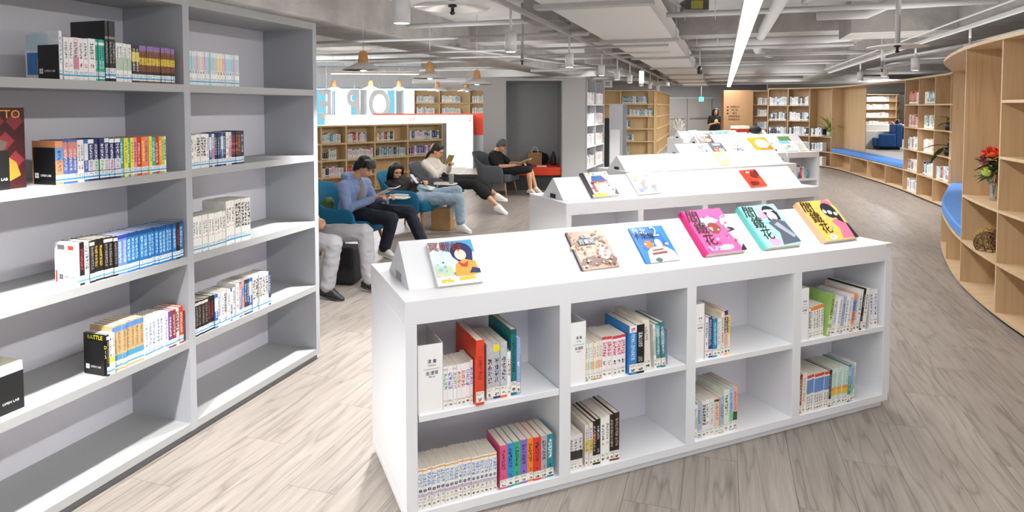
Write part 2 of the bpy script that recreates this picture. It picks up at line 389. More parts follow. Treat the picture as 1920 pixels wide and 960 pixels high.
PAL = dict(
 w_dark=('f0eeec', [], [(.5, .9, 4, '2a2a2c'), (.3, .42, 1, 'b33a3a')]),
 pinkph=('e7d3da', [(.25, .55, 'c98aa0')], [(.55, .9, 4, '3c3038')]),
 w_green=('eef0ec', [(.3, .62, 'b9cbb4')], [(.62, .92, 4, '3a4440')]),
 teal=('2fae9b', [(.86, .93, 'e8f2ee')], [(.3, .82, 6, '17685e'), (.3, .5, 2, 'd9f2ec')]),
 starblk=('17171b', [(.7, .74, '8c8478')], [(.3, .66, 5, 'b6b0a6')]),
 brownyel=('7d4a2c', [(.86, 1, '8c6aa8'), (.48, .68, 'e5c53c'), (.22, .3, '241a16')], [(.3, .8, 6, '3c2216')]),
 blkyel=('22201e', [(.55, .8, 'd9c34a')], [(.3, .9, 6, 'e9e2c8')]),
 orblue=('e9a06a', [(.55, .85, '6f9fd0')], [(.3, .8, 4, '3b4a8c')]),
 bluepink=('5c77b8', [(.6, .95, 'd68b86')], [(.3, .8, 4, 'f2dede')]),
 navymix=('2b3466', [(.24, .5, 'd7dcea'), (.9, 1, 'eef0f4')], [(.5, .88, 4, 'f0eef2'), (.26, .48, 2, 'c04a63')]),
 navygrn=('2b3466', [(.24, .5, 'd7eadc')], [(.5, .88, 4, 'f0eef2'), (.26, .48, 2, '3f9a63')]),
 yellow=('f0df3a', [], [(.35, .9, 5, '3f8a4a')]), tealy=('35a9a6', [], [(.35, .9, 5, 'f2f0d8')]), pinky=('e88aa0', [], [(.35, .9, 5, '8a2440')]),
 orange=('f08a2e', [], [(.35, .9, 5, 'fbe8c8')]), redd=('c8402e', [], [(.3, .85, 5, 'f2d8c8')]), limey=('b8d84a', [], [(.35, .9, 5, '2f7a8a')]),
 blk=('1b1818', [(.88, .96, 'd8d0c8')], [(.3, .85, 6, '9c8f86')]), blkred=('1d1718', [], [(.35, .85, 5, 'b33a3a')]), blkyell=('1d1918', [], [(.35, .85, 5, 'c8a83c')]),
 periw=('6f8fd6', [(.9, 1, '2f4aa8')], [(.3, .85, 6, 'dfe8fa')]),
 blue=('2a74b8', [(.9, 1, '154a86')], [(.3, .86, 4, 'a9d6f4', 5.0, .2, .8, .35)]),
 batt=('e8e4d2', [(.3, .42, 'd8d83c')], [(.4, .92, 3, '2a2a3a')]),
 tan=('c9a878', [(.85, .97, '5c86c8'), (.22, .34, '4a9ac8')], [(.4, .84, 12, '5a3c22')]),
 wblue=('eef0f6', [], [(.3, .9, 5, '3c4a86')]), purp=('7a3f86', [], [(.3, .85, 5, 'f0e0f2')]), marn=('8c2f33', [], [(.3, .9, 5, 'e8c8b8')]),
 pastg=('d2ecea', [(.45, .85, 'a9d8d4'), (.22, .34, 'f4f4f2')], [(.34, .45, 1, '1c1c1c')]), pastp=('f2e2ea', [(.45, .85, 'e8b8cc'), (.22, .34, 'f4f4f2')], [(.34, .45, 1, '1c1c1c')]),
 pasty=('f4f0d8', [(.45, .85, 'ecdca0')], [(.34, .45, 1, '1c1c1c')]), pastb=('e2ecf6', [(.45, .85, 'b8cce8')], [(.34, .45, 1, '1c1c1c')]),
 wblk=('ece9e6', [], [(.35, .92, 5, '1c1a1a', 5.0, .1, .9, .35)]), bluew=('3b6cb0', [(.5, .9, 'dfe6f2')], [(.3, .5, 2, 'f4f4f4')]),
 navred=('24304c', [(.4, .46, 'c05040'), (.6, .66, 'c05040')], [(.3, .9, 6, 'c86a50')]), brn=('5a3a22', [], [(.4, .9, 4, 'e0a040')]), drkbl=('28385c', [], [(.35, .9, 5, 'c8d8ea')]),
 wthin=('f0efe9', [], [(.5, .85, 4, '3c3c3c', 4.0, .25, .75), (.4, .45, 1, 'c04a4a')]),
 ser1=('f2efe8', [(.3, .38, 'c8b8c8'), (.93, .97, 'e2a860')], [(.55, .88, 3, '5a8cc0', 6.0, .1, .9, .42), (.22, .3, 1, '5a4a58')]),
 kpink=('e05a86', [], [(.45, .9, 4, '1c1418')]), kblue=('2f8fd0', [], [(.45, .9, 4, '10202a')]), kgreen=('3cae8a', [], [(.45, .9, 4, '10201a')]), kpurp=('8a6ac0', [], [(.45, .9, 4, '1c1430')]),
 korange=('f0842a', [], [(.45, .9, 4, '2a1408')]), kred=('e03c2e', [], [(.45, .9, 4, '2a0c08')]), kgrey=('b0a8ac', [], [(.45, .9, 4, '1c1a1c')]), kteal=('1f8a96', [], [(.45, .9, 4, 'e8f4f2')]),
 star=('f4f0f0', [(.9, .95, 'd8c8cc')], [(.45, .85, 3, '5aa06a', 6.0, .1, .9, .42)]), starp=('f4f0f0', [], [(.45, .85, 3, '7a6ac0', 6.0, .1, .9, .42)]), staro=('f4f0f0', [], [(.45, .85, 3, 'd07a4a', 6.0, .1, .9, .42)]), starr=('f4f0f0', [], [(.45, .85, 3, 'c84a4a', 6.0, .1, .9, .42)]), starb=('f4f0f0', [], [(.45, .85, 3, '6a90c8', 6.0, .1, .9, .42)]),
 orcloth=('e2462a', [], [(.4, .75, 8, '7a1c10', 3.0, .3, .7, .6)]), gsilver=('bfc0c4', [(.06, .0601, '000000')], [(.3, .75, 3, '24262c')]), gsilverb=('bfc0c4', [(0, .05, '2a3480'), (.85, .97, 'f0e02a')], [(.3, .75, 3, '2a3068')]), gsilvero=('c4c6cc', [(0, .05, 'e06a4a')], [(.3, .75, 3, '24262c')]),
 tealcloth=('12777a', [(.92, 1, '0c5a60')], [(.35, .85, 9, '0a2e34', 4.0, .25, .75)]), palebl=('9aaede', [], [(.5, .6, 1, 'ffffff')]),
 pasgrn=('eef0dc', [(0, .05, '5aa84a'), (.3, .5, 'e8d8a0')], [(.6, .9, 3, 'd0605a')]), paspeach=('f6e6d6', [(0, .05, 'e88a7a'), (.3, .5, 'ecb8a0')], [(.6, .9, 3, '8ab0a0')]), pasmint=('e6f0ec', [(.3, .5, 'c8dcd0')], [(.6, .9, 3, 'a8b8d0')]),
 magen=('f4eeee', [(.93, 1, 'd8404a')], [(.52, .88, 4, 'c8285a', 5.0, .1, .9, .35), (.3, .42, 1, '2a2a2a')]),
 bluetall=('3a86cc', [(.86, 1, 'f2f2f2')], [(.3, .84, 8, 'c8e4f8'), (.88, .97, 1, 'c83a3a')]), blkwht=('1b191a', [], [(.55, .85, 5, 'f0f0f0'), (.25, .35, 2, 'c8c8c8')]),
 ivory=('ece4d6', [], [(.6, .88, 4, '8a7c6c')]), tealpat=('4a8a8c', [(.7, .95, '8cb8b4')], [(.3, .9, 8, 'd8e8e4')]), tealpat2=('3a7a86', [(.5, .8, '7aa0b0')], [(.3, .9, 8, 'e0ecec')]),
 wmix=('e2e0dc', [(.3, .55, '3a3634')], [(.35, .9, 5, '1c1a1a')]), yelsp=('e6dcd0', [(.35, .62, 'e8d038')], [(.3, .9, 6, '4a6ab0')]), blkred2=('2a1a1a', [(.5, .75, '9c3030')], [(.3, .9, 5, 'c8c0b8')]), brnblk=('2c2422', [(0, .06, '8c3a34')], [(.3, .9, 6, 'b8a890')]),
 navy=('33407c', [], [(.3, .95, 9, 'c8d0ea')]), cyan=('2a8aa8', [], [(.3, .9, 9, 'c8ecf0')]), cream=('efe2cc', [], [(.3, .9, 6, '8a6a4a')]), creamg=('e4ecd8', [], [(.4, .9, 5, '3a4a3a')]), peach=('f0cfae', [(.9, .96, '5a3a28')], [(.4, .85, 4, 'a85a3a')]), bluegr=('b0bccc', [], [(.4, .8, 4, '5a6a86')]),
 gradblu=('a8c8e8', [(.22, .45, '8acc9a')], [(.45, .9, 6, '4a6ac0')]), gradrd=('ecb8a0', [(.22, .42, '3a5a4a')], [(.45, .9, 6, 'd05a3c')]), yelw=('f0dc5a', [(.2, .5, 'f0e8d0')], [(.55, .95, 4, '8a6a1c')]), pinknavy=('e8b0a8', [(.5, .85, '2c3f66'), (.9, 1, '2c3f86')], [(.5, .85, 3, 'f0d8d0')]),
 wor=('f0eee8', [(.88, 1, 'f08a4a')], [(.3, .85, 5, '22303c')]), rwb=('e8e6e4', [(.92, 1, 'd8483a'), (.5, .88, '6a90c8')], [(.22, .45, 2, '6a4a5a')]), tyel=('cfe2da', [(.28, .42, 'e8c040'), (.42, .5, 'e89a4a')], [(.5, .9, 4, '8ab0a8')]), wpat=('ebe8ea', [], [(.3, .92, 6, '8a9ac0')]), grn=('9cc06a', [(.3, .5, 'd8e8c0')], [(.4, .9, 4, '2a3a1c')]),
)
def style(k, st): 
    b, bands, gl = PAL[k]; return spine_mat('spine_' + k + '_' + (st or 'plain'), b, bands, gl, st), mat('cover_' + k, b, .35, var=.12, vscale=25)
NAMEC = dict(w_dark='white', pinkph='pink and white', w_green='white and green', teal='teal', starblk='tall black', brownyel='brown and yellow', blkyel='black and yellow', orblue='orange and blue', bluepink='blue and pink', navymix='navy and white', navygrn='navy, white and green', yellow='yellow', tealy='teal', pinky='pink', orange='orange', redd='red', limey='lime green', blk='black', blkred='black with red title', blkyell='black with yellow title', periw='periwinkle blue', blue='blue', batt='cream and black', tan='tan striped', wblue='white with blue print', purp='purple', marn='maroon', pastg='white and pale green', pastp='white and pale pink', pasty='white and pale yellow', pastb='white and pale blue', wblk='white with black print', bluew='blue and white', navred='navy with red bands', brn='brown', drkbl='dark blue', wthin='white', ser1='cream with blue title', kpink='pink', kblue='bright blue', kgreen='green', kpurp='purple', korange='orange', kred='red', kgrey='grey', kteal='teal', star='white with green title', starp='white with purple title', staro='white with orange title', starr='white with red title', starb='white with blue title', orcloth='tall orange clothbound', gsilver='silver grey', gsilverb='silver grey and yellow', gsilvero='silver grey with orange foot', tealcloth='tall teal clothbound', palebl='pale blue', pasgrn='cream and green', paspeach='peach and cream', pasmint='pale mint', magen='white with magenta title', bluetall='tall bright blue', blkwht='tall black', ivory='ivory', tealpat='teal patterned', tealpat2='dark teal patterned', wmix='white and black', yelsp='white and yellow', blkred2='black and red', brnblk='dark brown', navy='navy', cyan='cyan', cream='cream', creamg='cream and green', peach='peach', bluegr='blue grey', gradblu='blue and green', gradrd='orange and green', yelw='yellow and white', pinknavy='pink and navy', wor='white with orange top', rwb='red, white and blue', tyel='pale green and yellow', wpat='white patterned', grn='green')
def row(F, x0, x1, z, items, where, group, d=.13, st='blue', y=.012, jit=.004, pgm=None, tilt=0):
    """fill x0..x1 with books; items = list of (style, height[, rel width[, depth]])"""
    tot = sum((it[2] if len(it) > 2 else 1) for it in items); k = (x1 - x0) / tot; x = x0; out = []
    for i, it in enumerate(items):
        wd = k * (it[2] if len(it) > 2 else 1); dd = it[3] if len(it) > 3 else d; hh = it[1] + rnd.uniform(-.001, .001)
        sm, cm = style(it[0], st)
        M = F @ Matrix.Translation((x + .0003, y + rnd.uniform(-jit, jit), z))
        if tilt: M = M @ Matrix.Rotation(tilt, 4, 'Y')
        wh = where
        for a_, b_ in (('on the ', ''), ('in the ', ''), ('of the ', ''), ('inside the ', 'inside '), ('at the ', ''), (' the ', ' ')): wh = wh.replace(a_, b_)
        lab = '%s book, %s from left, %s' % (NAMEC[it[0]], ordn(i + 1), wh)
        if len(lab.split()) > 16: open('/tmp/long.txt','a').write(lab+chr(10))
        b = book(M, round(wd - .0008, 4), dd, round(hh, 3), sm, cm, lab, group, pgm); out.append((b, wd, hh)); x += wd
    return out

# ------------------------------------------------------------------ grey bookcase
GA = 1.25650
GF = frame(-1.2814, 4.2621, 0, GA)              # x to the right end, y into the shelf; bays at x<0
GX0, GD, GT = -1.064, .385, .04
case = empty('bookcase', GF, 'tall grey laminate bookcase with pale back boards, at left beside the aisle', 'bookcase')
GH = 2.222
def gpart(nm, x0, x1, y0, y1, z0, z1, m=M_grey, **k): return MB().box(x0, x1, y0, y1, z0, z1).obj(nm, m, case, **k)
gpart('side_panel', -GT, 0, 0, GD + .015, .035, GH, M_gdark); gpart('side_panel', GX0 * 3 - .04, GX0 * 3, 0, GD, .035, GH, M_gdark)
LV = [.0747, .5007, .927, 1.361, 1.787]
for b in range(3):
    xr = -GT if b == 0 else GX0 * b - (.0 if b == 0 else .0); xr = -.04 if b == 0 else -1.064 * b - .04 * (b - 0) + .0
    xl = -1.064 - 1.104 * b + 0.0
    xr = -.04 if b == 0 else -1.104 - 1.104 * (b - 1)
    if b < 2: gpart('divider', xl - .04, xl, 0, GD, .035, GH, M_gdark)
    gpart('back_panel', xl, xr, GD, GD + .015, .035, GH, M_gback)
    for z in LV: gpart('shelf', xl, xr, 0.0, GD, z - .038, z)
    gpart('top_panel', xl, xr, 0, GD, GH - .045, GH)
gpart('plinth', -3.2, -.01, .018, GD, 0, .035, mat('dark_grey_plinth', '6e6f70', .6))

def bookend(F, x, z, m, txt, what, w_=.105, h_=.15, y=.0, inkm=None, lab=''):
    """plate bookend against the left face of a row, plate in the local yz-plane, foot under the books"""
    r = empty('bookend', F @ Matrix.Translation((x, y, z)), lab, 'bookend')
    mb = MB(); mb.box(-.0018, 0, .012, .012 + w_, 0, h_); o = mb.obj('plate', m, r); bevel(o, .0006, 1)
    MB().box(0, .0, .012, .012 + w_, 0, .001).obj('foot', m, r)
    Mx = Matrix.Translation((-.0022, .012 + w_ * .5, h_ * .24)) @ Matrix.Rotation(R(-90), 4, 'Z') @ FRONT
    # four-dot emblem and name, read from the left
    em = MB()
    for a, b_ in ((0, 0), (1, 0), (0, 1), (1, 1)): em.box(a * .011, a * .011 + .0095, -.0003, 0, b_ * .011, b_ * .011 + .0095)
    em.obj('emblem', inkm, r, Matrix.Translation((-.0021, .012 + w_ * .93, h_ * .17)) @ Matrix.Rotation(R(-90), 4, 'Z'))
    text(txt, .0128, inkm, r, Mx @ Matrix.Translation((.008, 0, 0)), .0001)
    return r
# left bay, top filled shelf
GL = 'on the top shelf of the grey bookcase left bay'
row(GF, -1.709, -1.146, 1.787, [('w_dark', .172), ('w_dark', .172), ('pinkph', .175, 1.3), ('w_dark', .175), ('w_dark', .175), ('w_dark', .178, 1.6), ('teal', .178, .8), ('teal', .178, .8), ('teal', .178, .8), ('starblk', .262, .8, .2), ('starblk', .262, .8, .2), ('starblk', .262, .8, .2), ('w_green', .172), ('w_green', .172), ('w_green', .172), ('w_green', .17)] + [('blkyel', .172), ('blkyel', .172)] + [('brownyel', .17)] * 10, GL, 'comics on the top shelf of the left grey bay')
k1 = book(GF @ Matrix.Translation((-1.713 - .012, .012, 1.787)), .012, .19, .195, *style('wblue', 'blue'), "thin white and blue children's book behind the upper black bookend", None)
ca_ = MB(); ca_.box(-.0006, 0, .06, .185, .12, .185, 0); ca_.box(-.0007, 0, .1, .18, .02, .11, 1); ca_.box(-.0008, 0, .07, .12, .03, .09, 2); ca_.obj('cover_print', [mat('print_sky', 'cfe4f2', .4), mat('print_blue', '3c7cc0', .4), mat('print_yellow', 'e8cf4a', .4)], k1)
bookend(GF, -1.727, 1.787, M_black, 'OPEN LAB', '', .115, .14, .0, M_inkw, 'black metal bookend on the top shelf beside white comics')
# second
row(GF, -1.753, -1.209, 1.361, [('orblue', .178, 1.6), ('bluepink', .178), ('bluepink', .178), ('bluepink', .178), ('w_dark', .176, .8), ('w_dark', .176, .8), ('bluew', .178, .9), ('navymix', .178, 1.3), ('navygrn', .178, 1.2), ('navygrn', .178, 1.2), ('navymix', .178, 1.2), ('navymix', .176, 1.2), ('navymix', .176, 1.4), ('tealy', .176), ('yellow', .176), ('tealy', .176, .7), ('yellow', .176, .9), ('pinky', .176), ('redd', .176), ('orange', .176), ('pinky', .176), ('yellow', .176, .8), ('tealy', .174), ('redd', .174), ('orange', .174, .8), ('limey', .174, .9), ('wblk', .174, .5)], 'on the second shelf of the grey bookcase left bay', 'comics on the second shelf of the left grey bay')
bookend(GF, -1.755, 1.361, M_black, 'OPEN LAB', '', .12, .15, 0, M_inkw, 'black metal bookend on the second shelf beside an orange spine')
tto = empty('book', GF @ Matrix.Translation((-2.13, .05, 1.361)), 'large dark red face-out book with checkered cover, at left frame edge', 'book')
MB().box(0, .285, 0, .022, 0, .312).obj('cover', mat('cover_darkred', '3c1418', .35), tto); MB().box(.003, .284, .002, .02, .3121, .3125).obj('pages', M_pages, tto)
pr = MB()
for i in range(4):
    for j in range(3):
        cx, cz = .038 + i * .07 + (.035 if j % 2 else 0), .11 + j * .075
        if cx > .26: continue
        pr.prism([(cx - .033, cz), (cx, cz - .036), (cx + .033, cz), (cx, cz + .036)], 0, .0008, 0)
pr.obj('diamond_print', mat('print_wine', '7a2630', .4), tto, FRONT @ Matrix.Translation((0, 0, 0)))
fg = MB(); fg.prism([(.13, .03), (.2, .02), (.265, .05), (.25, .1), (.2, .14), (.16, .12), (.12, .08)], 0.001, .0016, 0); fg.prism([(.15, .13), (.2, .14), (.22, .18), (.17, .2), (.13, .17)], .001, .0016, 1)
fg.obj('figure_print', [mat('print_orange', 'c8802e', .4), mat('print_grey', '5a5048', .4)], tto, FRONT)
text('TTO', .045, mat('print_gold', 'd8a040', .4), tto, Matrix.Translation((.225, -.0006, .285)) @ FRONT, .0003)
b3 = empty('bookend', GF @ Matrix.Translation((-2.03, .045, 1.361)), 'black metal bookend standing in front of the large red book', 'bookend')
MB().box(0, .12, -.002, 0, 0, .15).obj('plate', M_black, b3); text('LAB', .014, M_inkw, b3, Matrix.Translation((.1, -.0024, .04)) @ FRONT, .0002)
# third
row(GF, -1.664, -1.114, .927, [('blkred', .18), ('wblk', .18, .9)] + [('blk', .18), ('blkyell', .18), ('blkyell', .18), ('blk', .18), ('blk', .18), ('blk', .178, .9)] + [('periw', .178)] * 2 + [('blue', .18)] * 5 + [('blue', .18, .9)] * 8 + [('blkred', .181), ('blue', .182, 1.2)], 'on the middle shelf of the grey bookcase left bay', 'comics on the middle shelf of the left grey bay')
k2 = book(GF @ Matrix.Translation((-1.675, .012, .927)), .010, .128, .182, *style('wpat', 'blue'), 'white comic with red and black cover sketch, behind the clear bookend', None)
ca_ = MB(); 
for bx, mm in (((-.0006, 0, .02, .05, .15, .168), mat('print_red', 'c8402e', .4)), ((-.0006, 0, .07, .11, .15, .17), mat('print_line', '6a6a6a', .4)), ((-.0006, 0, .115, .124, .01, .06), mat('print_red', 'c8402e', .4))): MB().box(*bx).obj('cover_print', mm, k2)
bookend(GF, -1.677, .927, mat('pale_grey_acrylic', 'd6d6da', .25), 'OPEN LAB', '', .105, .15, 0, M_inkg, 'pale translucent bookend on the middle shelf beside black spines')
# fourth
row(GF, -1.549, -1.522, .5007, [('batt', .182), ('batt', .182)], 'on the fourth shelf of the grey bookcase left bay', None, jit=.001, y=.0)
row(GF, -1.5215, -1.129, .5007, [('tan', .205)] * 7 + [('wblue', .182)] * 6 + [('purp', .182), ('marn', .182), ('wblk', .182), ('redd', .184)], 'after battle comics, grey bookcase left bay', 'comics on the fourth shelf of the left grey bay')
bt = book(GF @ Matrix.Translation((-1.561, .0, .5007)), .011, .135, .182, *style('blk', 'blue'), 'black comic with yellow BATTLE lettering on its cover', None)
text('BATTLE', .026, mat('print_lemon', 'e6e03c', .4), bt, Matrix.Translation((-.0008, .067, .165)) @ Matrix.Rotation(R(-90), 4, 'Z') @ FRONT, .0002)
text('D15', .022, mat('print_lemon', 'e6e03c', .4), bt, Matrix.Translation((-.0008, .007, .105)) @ Matrix.Rotation(R(-90), 4, 'Z') @ FRONT, .0002, True)
bookend(GF, -1.563, .5007, M_black, 'OPEN LAB', '', .115, .15, .0, M_inkw, 'black metal bookend in front of the BATTLE comic')
# row with covers facing the aisle, low at the left frame edge
for i in range(9):
    sm, cm = style('ivory', None)
    book(GF @ Matrix.Translation((-1.875, .06 + .014 * i, .5007)) @ Matrix.Rotation(R(90), 4, 'Z'), .0135, .27, .185, sm, cm if i else mat('cover_white', 'efedea', .4), 'white comic stacked cover-out, %s from the front, low at left frame edge' % ordn(i + 1), 'cover-out comics low in the left grey bay')
be = empty('bookend', GF @ Matrix.Translation((-2.1, .055, .5007)), 'wide black bookend plate in front of the cover-out white comics', 'bookend')
MB().box(0, .222, -.002, 0, 0, .15).obj('plate', M_black, be); text('OPEN LAB', .0135, M_inkw, be, Matrix.Translation((.172, -.0024, .04)) @ FRONT, .0002)
em = MB()
for a, b_ in ((0, 0), (1, 0), (0, 1), (1, 1)): em.box(.108 + a * .012, .118 + a * .012, -.0026, -.002, .028 + b_ * .014, .04 + b_ * .014)
em.obj('emblem', M_inkw, be)
# right bay
pc = ['pastg', 'pastg', 'pastp', 'pastb', 'pasty', 'pastp', 'pastb', 'pastg', 'pastg', 'pastp', 'pastg', 'pasty', 'pasty', 'pastp', 'pastb', 'pastg', 'pastg', 'pastb', 'pastp', 'pastg']
row(GF, -1.055, -.705, 1.787, [(p, .172) for p in pc], 'on the top shelf of the grey bookcase right bay', 'pastel comics in the right grey bay')
row(GF, -1.055, -.674, 1.361, [('w_dark', .172), ('wthin', .172), ('wblk', .176, 1.3), ('wblk', .176, 1.1), ('wblk', .176, 1.1), ('w_dark', .174), ('bluew', .174, .8), ('pinkph', .174, .8), ('drkbl', .174, .7), ('drkbl', .174, .7), ('drkbl', .174, .7), ('drkbl', .174, .7), ('bluew', .176, .9), ('drkbl', .176), ('w_dark', .18), ('pinkph', .18), ('navred', .18, .9), ('navred', .18, .9), ('navred', .18, .9), ('brn', .18, 1.2), ('drkbl', .182, 1.4)], 'on the second shelf of the grey bookcase right bay', 'comics on the second shelf of the right grey bay')
row(GF, -1.055, -.826, .927, [('wthin', .19)] * 11, 'on the middle shelf of the grey bookcase right bay', 'white comics on the right bay middle shelf')
row(GF, -.8255, -.636, .927, [('wthin', .238, 1, .16)] * 3 + [('wblk', .238, 1, .16)] * 5, 'of the taller white books on the right grey bay middle shelf', 'taller white comics on the right bay middle shelf')
row(GF, -1.055, -.763, .5007, [('blk', .18)] * 4 + [('blkred', .18), ('blkred', .18), ('bluew', .18), ('wblue', .182), ('wblue', .182), ('wblk', .182), ('w_dark', .182), ('bluew', .182, .8), ('w_dark', .182)], 'on the fourth shelf of the grey bookcase right bay', 'comics on the fourth shelf of the right grey bay')
row(GF, -.7625, -.471, .5007, [('w_dark', .2), ('bluepink', .2), ('orblue', .2), ('drkbl', .2, .8), ('drkbl', .2, .8), ('bluew', .2)] + [('wblk', .2, 1.1)] * 5 + [('drkbl', .2, .9)], 'of the taller books, fourth shelf, grey bookcase right bay', 'taller comics on the fourth shelf of the right grey bay')

# ------------------------------------------------------------------ white display cabinets
def cabinet(x, y, a, cells_, label, detail=True, Hc=.92, D=.669):
    F = frame(x, y, 0, a); r = empty('display_cabinet', F, label, 'cabinet', 'white display cabinets down the aisle')
    cw = .620; t = .055; L = cells_ * (cw + t) + t - .01
    def P(nm, *b, m=M_white): return bevel(MB().box(*b).obj(nm, m, r), .0012, 1)
    P('top_panel', 0, L, 0, D, .825, Hc); P('plinth', .028, L - .028, .018, D - .018, 0, .034)
    P('bottom_panel', 0, L, 0, D, .034, .072)
    xs = [0]
    for i in range(cells_ + 1):
        x0 = i * (cw + t); nm = 'side_panel' if i in (0, cells_) else 'divider'
        P(nm, x0, x0 + (t - .008 if i == 0 else t), 0, D, .072, .825)
    P('back_panel', t, L - t, D / 2 - .008, D / 2 + .008, .072, .825, m=M_white2)
    for i in range(cells_):
        x0 = i * (cw + t) + t - .002
        for sgn in (0, 1):
            P('shelf', x0, x0 + cw, 0 if not sgn else D / 2 + .008, D / 2 - .008 if not sgn else D, .433, .46)
    b0, b1, zt = .149, D - .149, 1.0875
    rd = MB(); v = []
    for xx in (.055, L - .055): v += [(xx, b0, Hc), (xx, b1, Hc), (xx, D / 2 + .004, zt), (xx, D / 2 - .004, zt)]
    rd.add(v, [(0, 3, 2, 1), (4, 5, 6, 7), (0, 4, 7, 3), (1, 2, 6, 5), (3, 7, 6, 2), (0, 1, 5, 4)]); bevel(rd.obj('display_ridge', M_white, r), .001, 1)
    MB().box(.0535, .0555, D / 2 - .05, D / 2 + .045, Hc + .002, Hc + .036).obj('cable_slot', M_slot if not detail else mat('grey_cable_slot', '9b9ba0', .5), r)
    return r, F
CAB = [(-.4144, 2.4774, R(23.35), 4, 'nearest white display cabinet, with manga volumes and seven comics on its sloped top'),
       (.425, 5.04, R(24), 4, 'white display cabinet second from the camera, with three comics on its slope'),
       (1.362, 7.494, R(26), 4, 'white display cabinet third in line, with one yellow comic on its slope'),
       (2.66, 9.95, R(23), 3, 'white display cabinet fourth in line, with an orange picture book on its slope'),
       (3.85, 13.2, R(18), 4, 'white display cabinet fifth in line, with dark food book on its slope'),
       (4.1, 15.5, R(20), 4, 'farthest white display cabinet, with bright magazines along its slope')]
FR = []
for x, y, a, n, lb in CAB: r, F = cabinet(x, y, a, n, lb, detail=(len(FR) == 0)); FR.append(F)
F4 = FR[3]; e4 = F4 @ Vector((3 * .675 + .07, 0, 0))
r, F4b = cabinet(e4.x, e4.y, R(23), 1, 'short one-bay white cabinet end with pale blue childrens book on top', False); FR.append(F4b)
C1 = FR[0]
tc_ = MB(); tc_.box(2.695, 2.747, -.003, .03, .905, .9225); tc_.box(2.741, 2.747, -.003, .03, .875, .905)
tc_.obj('corner_tape', mat('cream_tape', 'd8d3c2', .6), bpy.data.objects['display_cabinet'])

def sign_box(F, x, w_, z, lab):
    r = empty('magazine_holder', F @ Matrix.Translation((x, .012, z)), lab, 'file box', None)
    t = .0025; h = .275; mb = MB(); mb.box(0, w_, 0, t, 0, h); mb.box(0, w_, .235, .235 + t, 0, h); mb.box(0, w_, t, .235, 0, t)
    mb.prism([(0, 0), (.2375, 0), (.2375, h), (0, h)], 0, t, 0, Matrix.Rotation(R(90), 4, 'X') @ Matrix.Rotation(0, 4, 'X') if False else Matrix(((0, 0, 1, 0), (1, 0, 0, 0), (0, 1, 0, 0), (0, 0, 0, 1))))
    mb.prism([(0, 0), (.2375, 0), (.2375, h), (0, h)], w_ - t, w_, 0, Matrix(((0, 0, 1, 0), (1, 0, 0, 0), (0, 1, 0, 0), (0, 0, 0, 1))))
    mb.obj('box', mat('white_card_box', 'f4f3f2', .5), r)
    cx = w_ * .56; s = w_ / .105
    text('漫 畫', .017 * s, M_ink, r, Matrix.Translation((cx, -.0006, .205)) @ FRONT, .0001)
    text('Comics', .0105 * s, M_ink, r, Matrix.Translation((cx, -.0006, .19)) @ FRONT, .0001)
    MB().box(cx - .035 * s, cx + .035 * s, -.0007, 0, .1745, .1755).obj('rule_line', M_ink, r)
    text('金漫獎', .018 * s, M_ink, r, Matrix.Translation((cx, -.0006, .158)) @ FRONT, .0001)
    text('947.41', .0105 * s, M_ink, r, Matrix.Translation((cx, -.0006, .143)) @ FRONT, .0001)
sign_box(C1, .052, .104, .46, 'white comics-sign file box in the first bay of nearest cabinet')
sign_box(C1, .730, .082, .46, 'white comics-sign file box in the second bay of nearest cabinet')
sign_box(C1, 1.405, .058, .46, 'narrow white comics-sign file box in the third bay, nearest cabinet')
sign_box(C1, 2.077, .067, .46, 'white comics-sign file box in the fourth bay of nearest cabinet')
ZU, ZL = .46, .072
U = lambda n: 'in the %s upper bay of the nearest white cabinet' % n
Lw = lambda n: 'in the %s lower bay of the nearest white cabinet' % n
kw = dict(st='std', y=.02, pgm=M_pages)
row(C1, .158, .286, ZU, [('star', .172), ('starp', .172, 1.2), ('star', .172, .8), ('staro', .174), ('starr', .174), ('starb', .174), ('starp', .182, .7)], U('first'), 'star-topped comics in the first upper bay', d=.13, **kw)
row(C1, .290, .325, ZU, [('orcloth', .268)], U('first') + ', proud', None, d=.26, st='std', y=-.004)
row(C1, .345, .438, ZU, [('gsilver', .235), ('gsilverb', .235), ('gsilvero', .235)], 'grey trio, first upper bay', 'silver grey books in the first upper bay', d=.21, **kw)
row(C1, .439, .499, ZU, [('starr', .19, .6, .13), ('tealcloth', .282, .9, .26), ('palebl', .245, .6, .2)], 'at the right end of the first upper bay', None, d=.2, **kw)
row(C1, .0505, .388, ZL, [('ser1', .166)] * 18, Lw('first'), 'numbered cream comics in the first lower bay', d=.13, st='std', y=.014)
row(C1, .402, .655, ZL, [('kpink', .188), ('kblue', .188, .9), ('kgreen', .188), ('kpurp', .188), ('korange', .188, .9), ('kred', .188), ('kgrey', .188, .9), ('kteal', .188)], 'of eight rainbow comics in the first lower bay', 'rainbow comics in the first lower bay', d=.155, st='std', y=.016)
circ = MB(); circ.lathe([(.0068, 0), (.0068, .0004)], 14, smooth=False); cme = circ.mesh('number_disc', [mat('disc_blue', '1f3f6e', .5)])
st18 = [o for o in bpy.data.objects if o.name.startswith('book') and o.get('group') == 'numbered cream comics in the first lower bay']
for i, o in enumerate(st18):
    link(cme, 'number_disc', o, Matrix.Translation((.0094, -.0002, .075)) @ FRONT)
    text(str(i + 1), .012, M_inkw, o, Matrix.Translation((.0094, -.0008, .075)) @ FRONT, .0001)
for i, o in enumerate([o for o in bpy.data.objects if o.name.startswith('book') and o.get('group') == 'rainbow comics in the first lower bay']):
    text(str(i + 1), .017, M_ink, o, Matrix.Translation((.016, -.0003, .052)) @ FRONT, .0002)
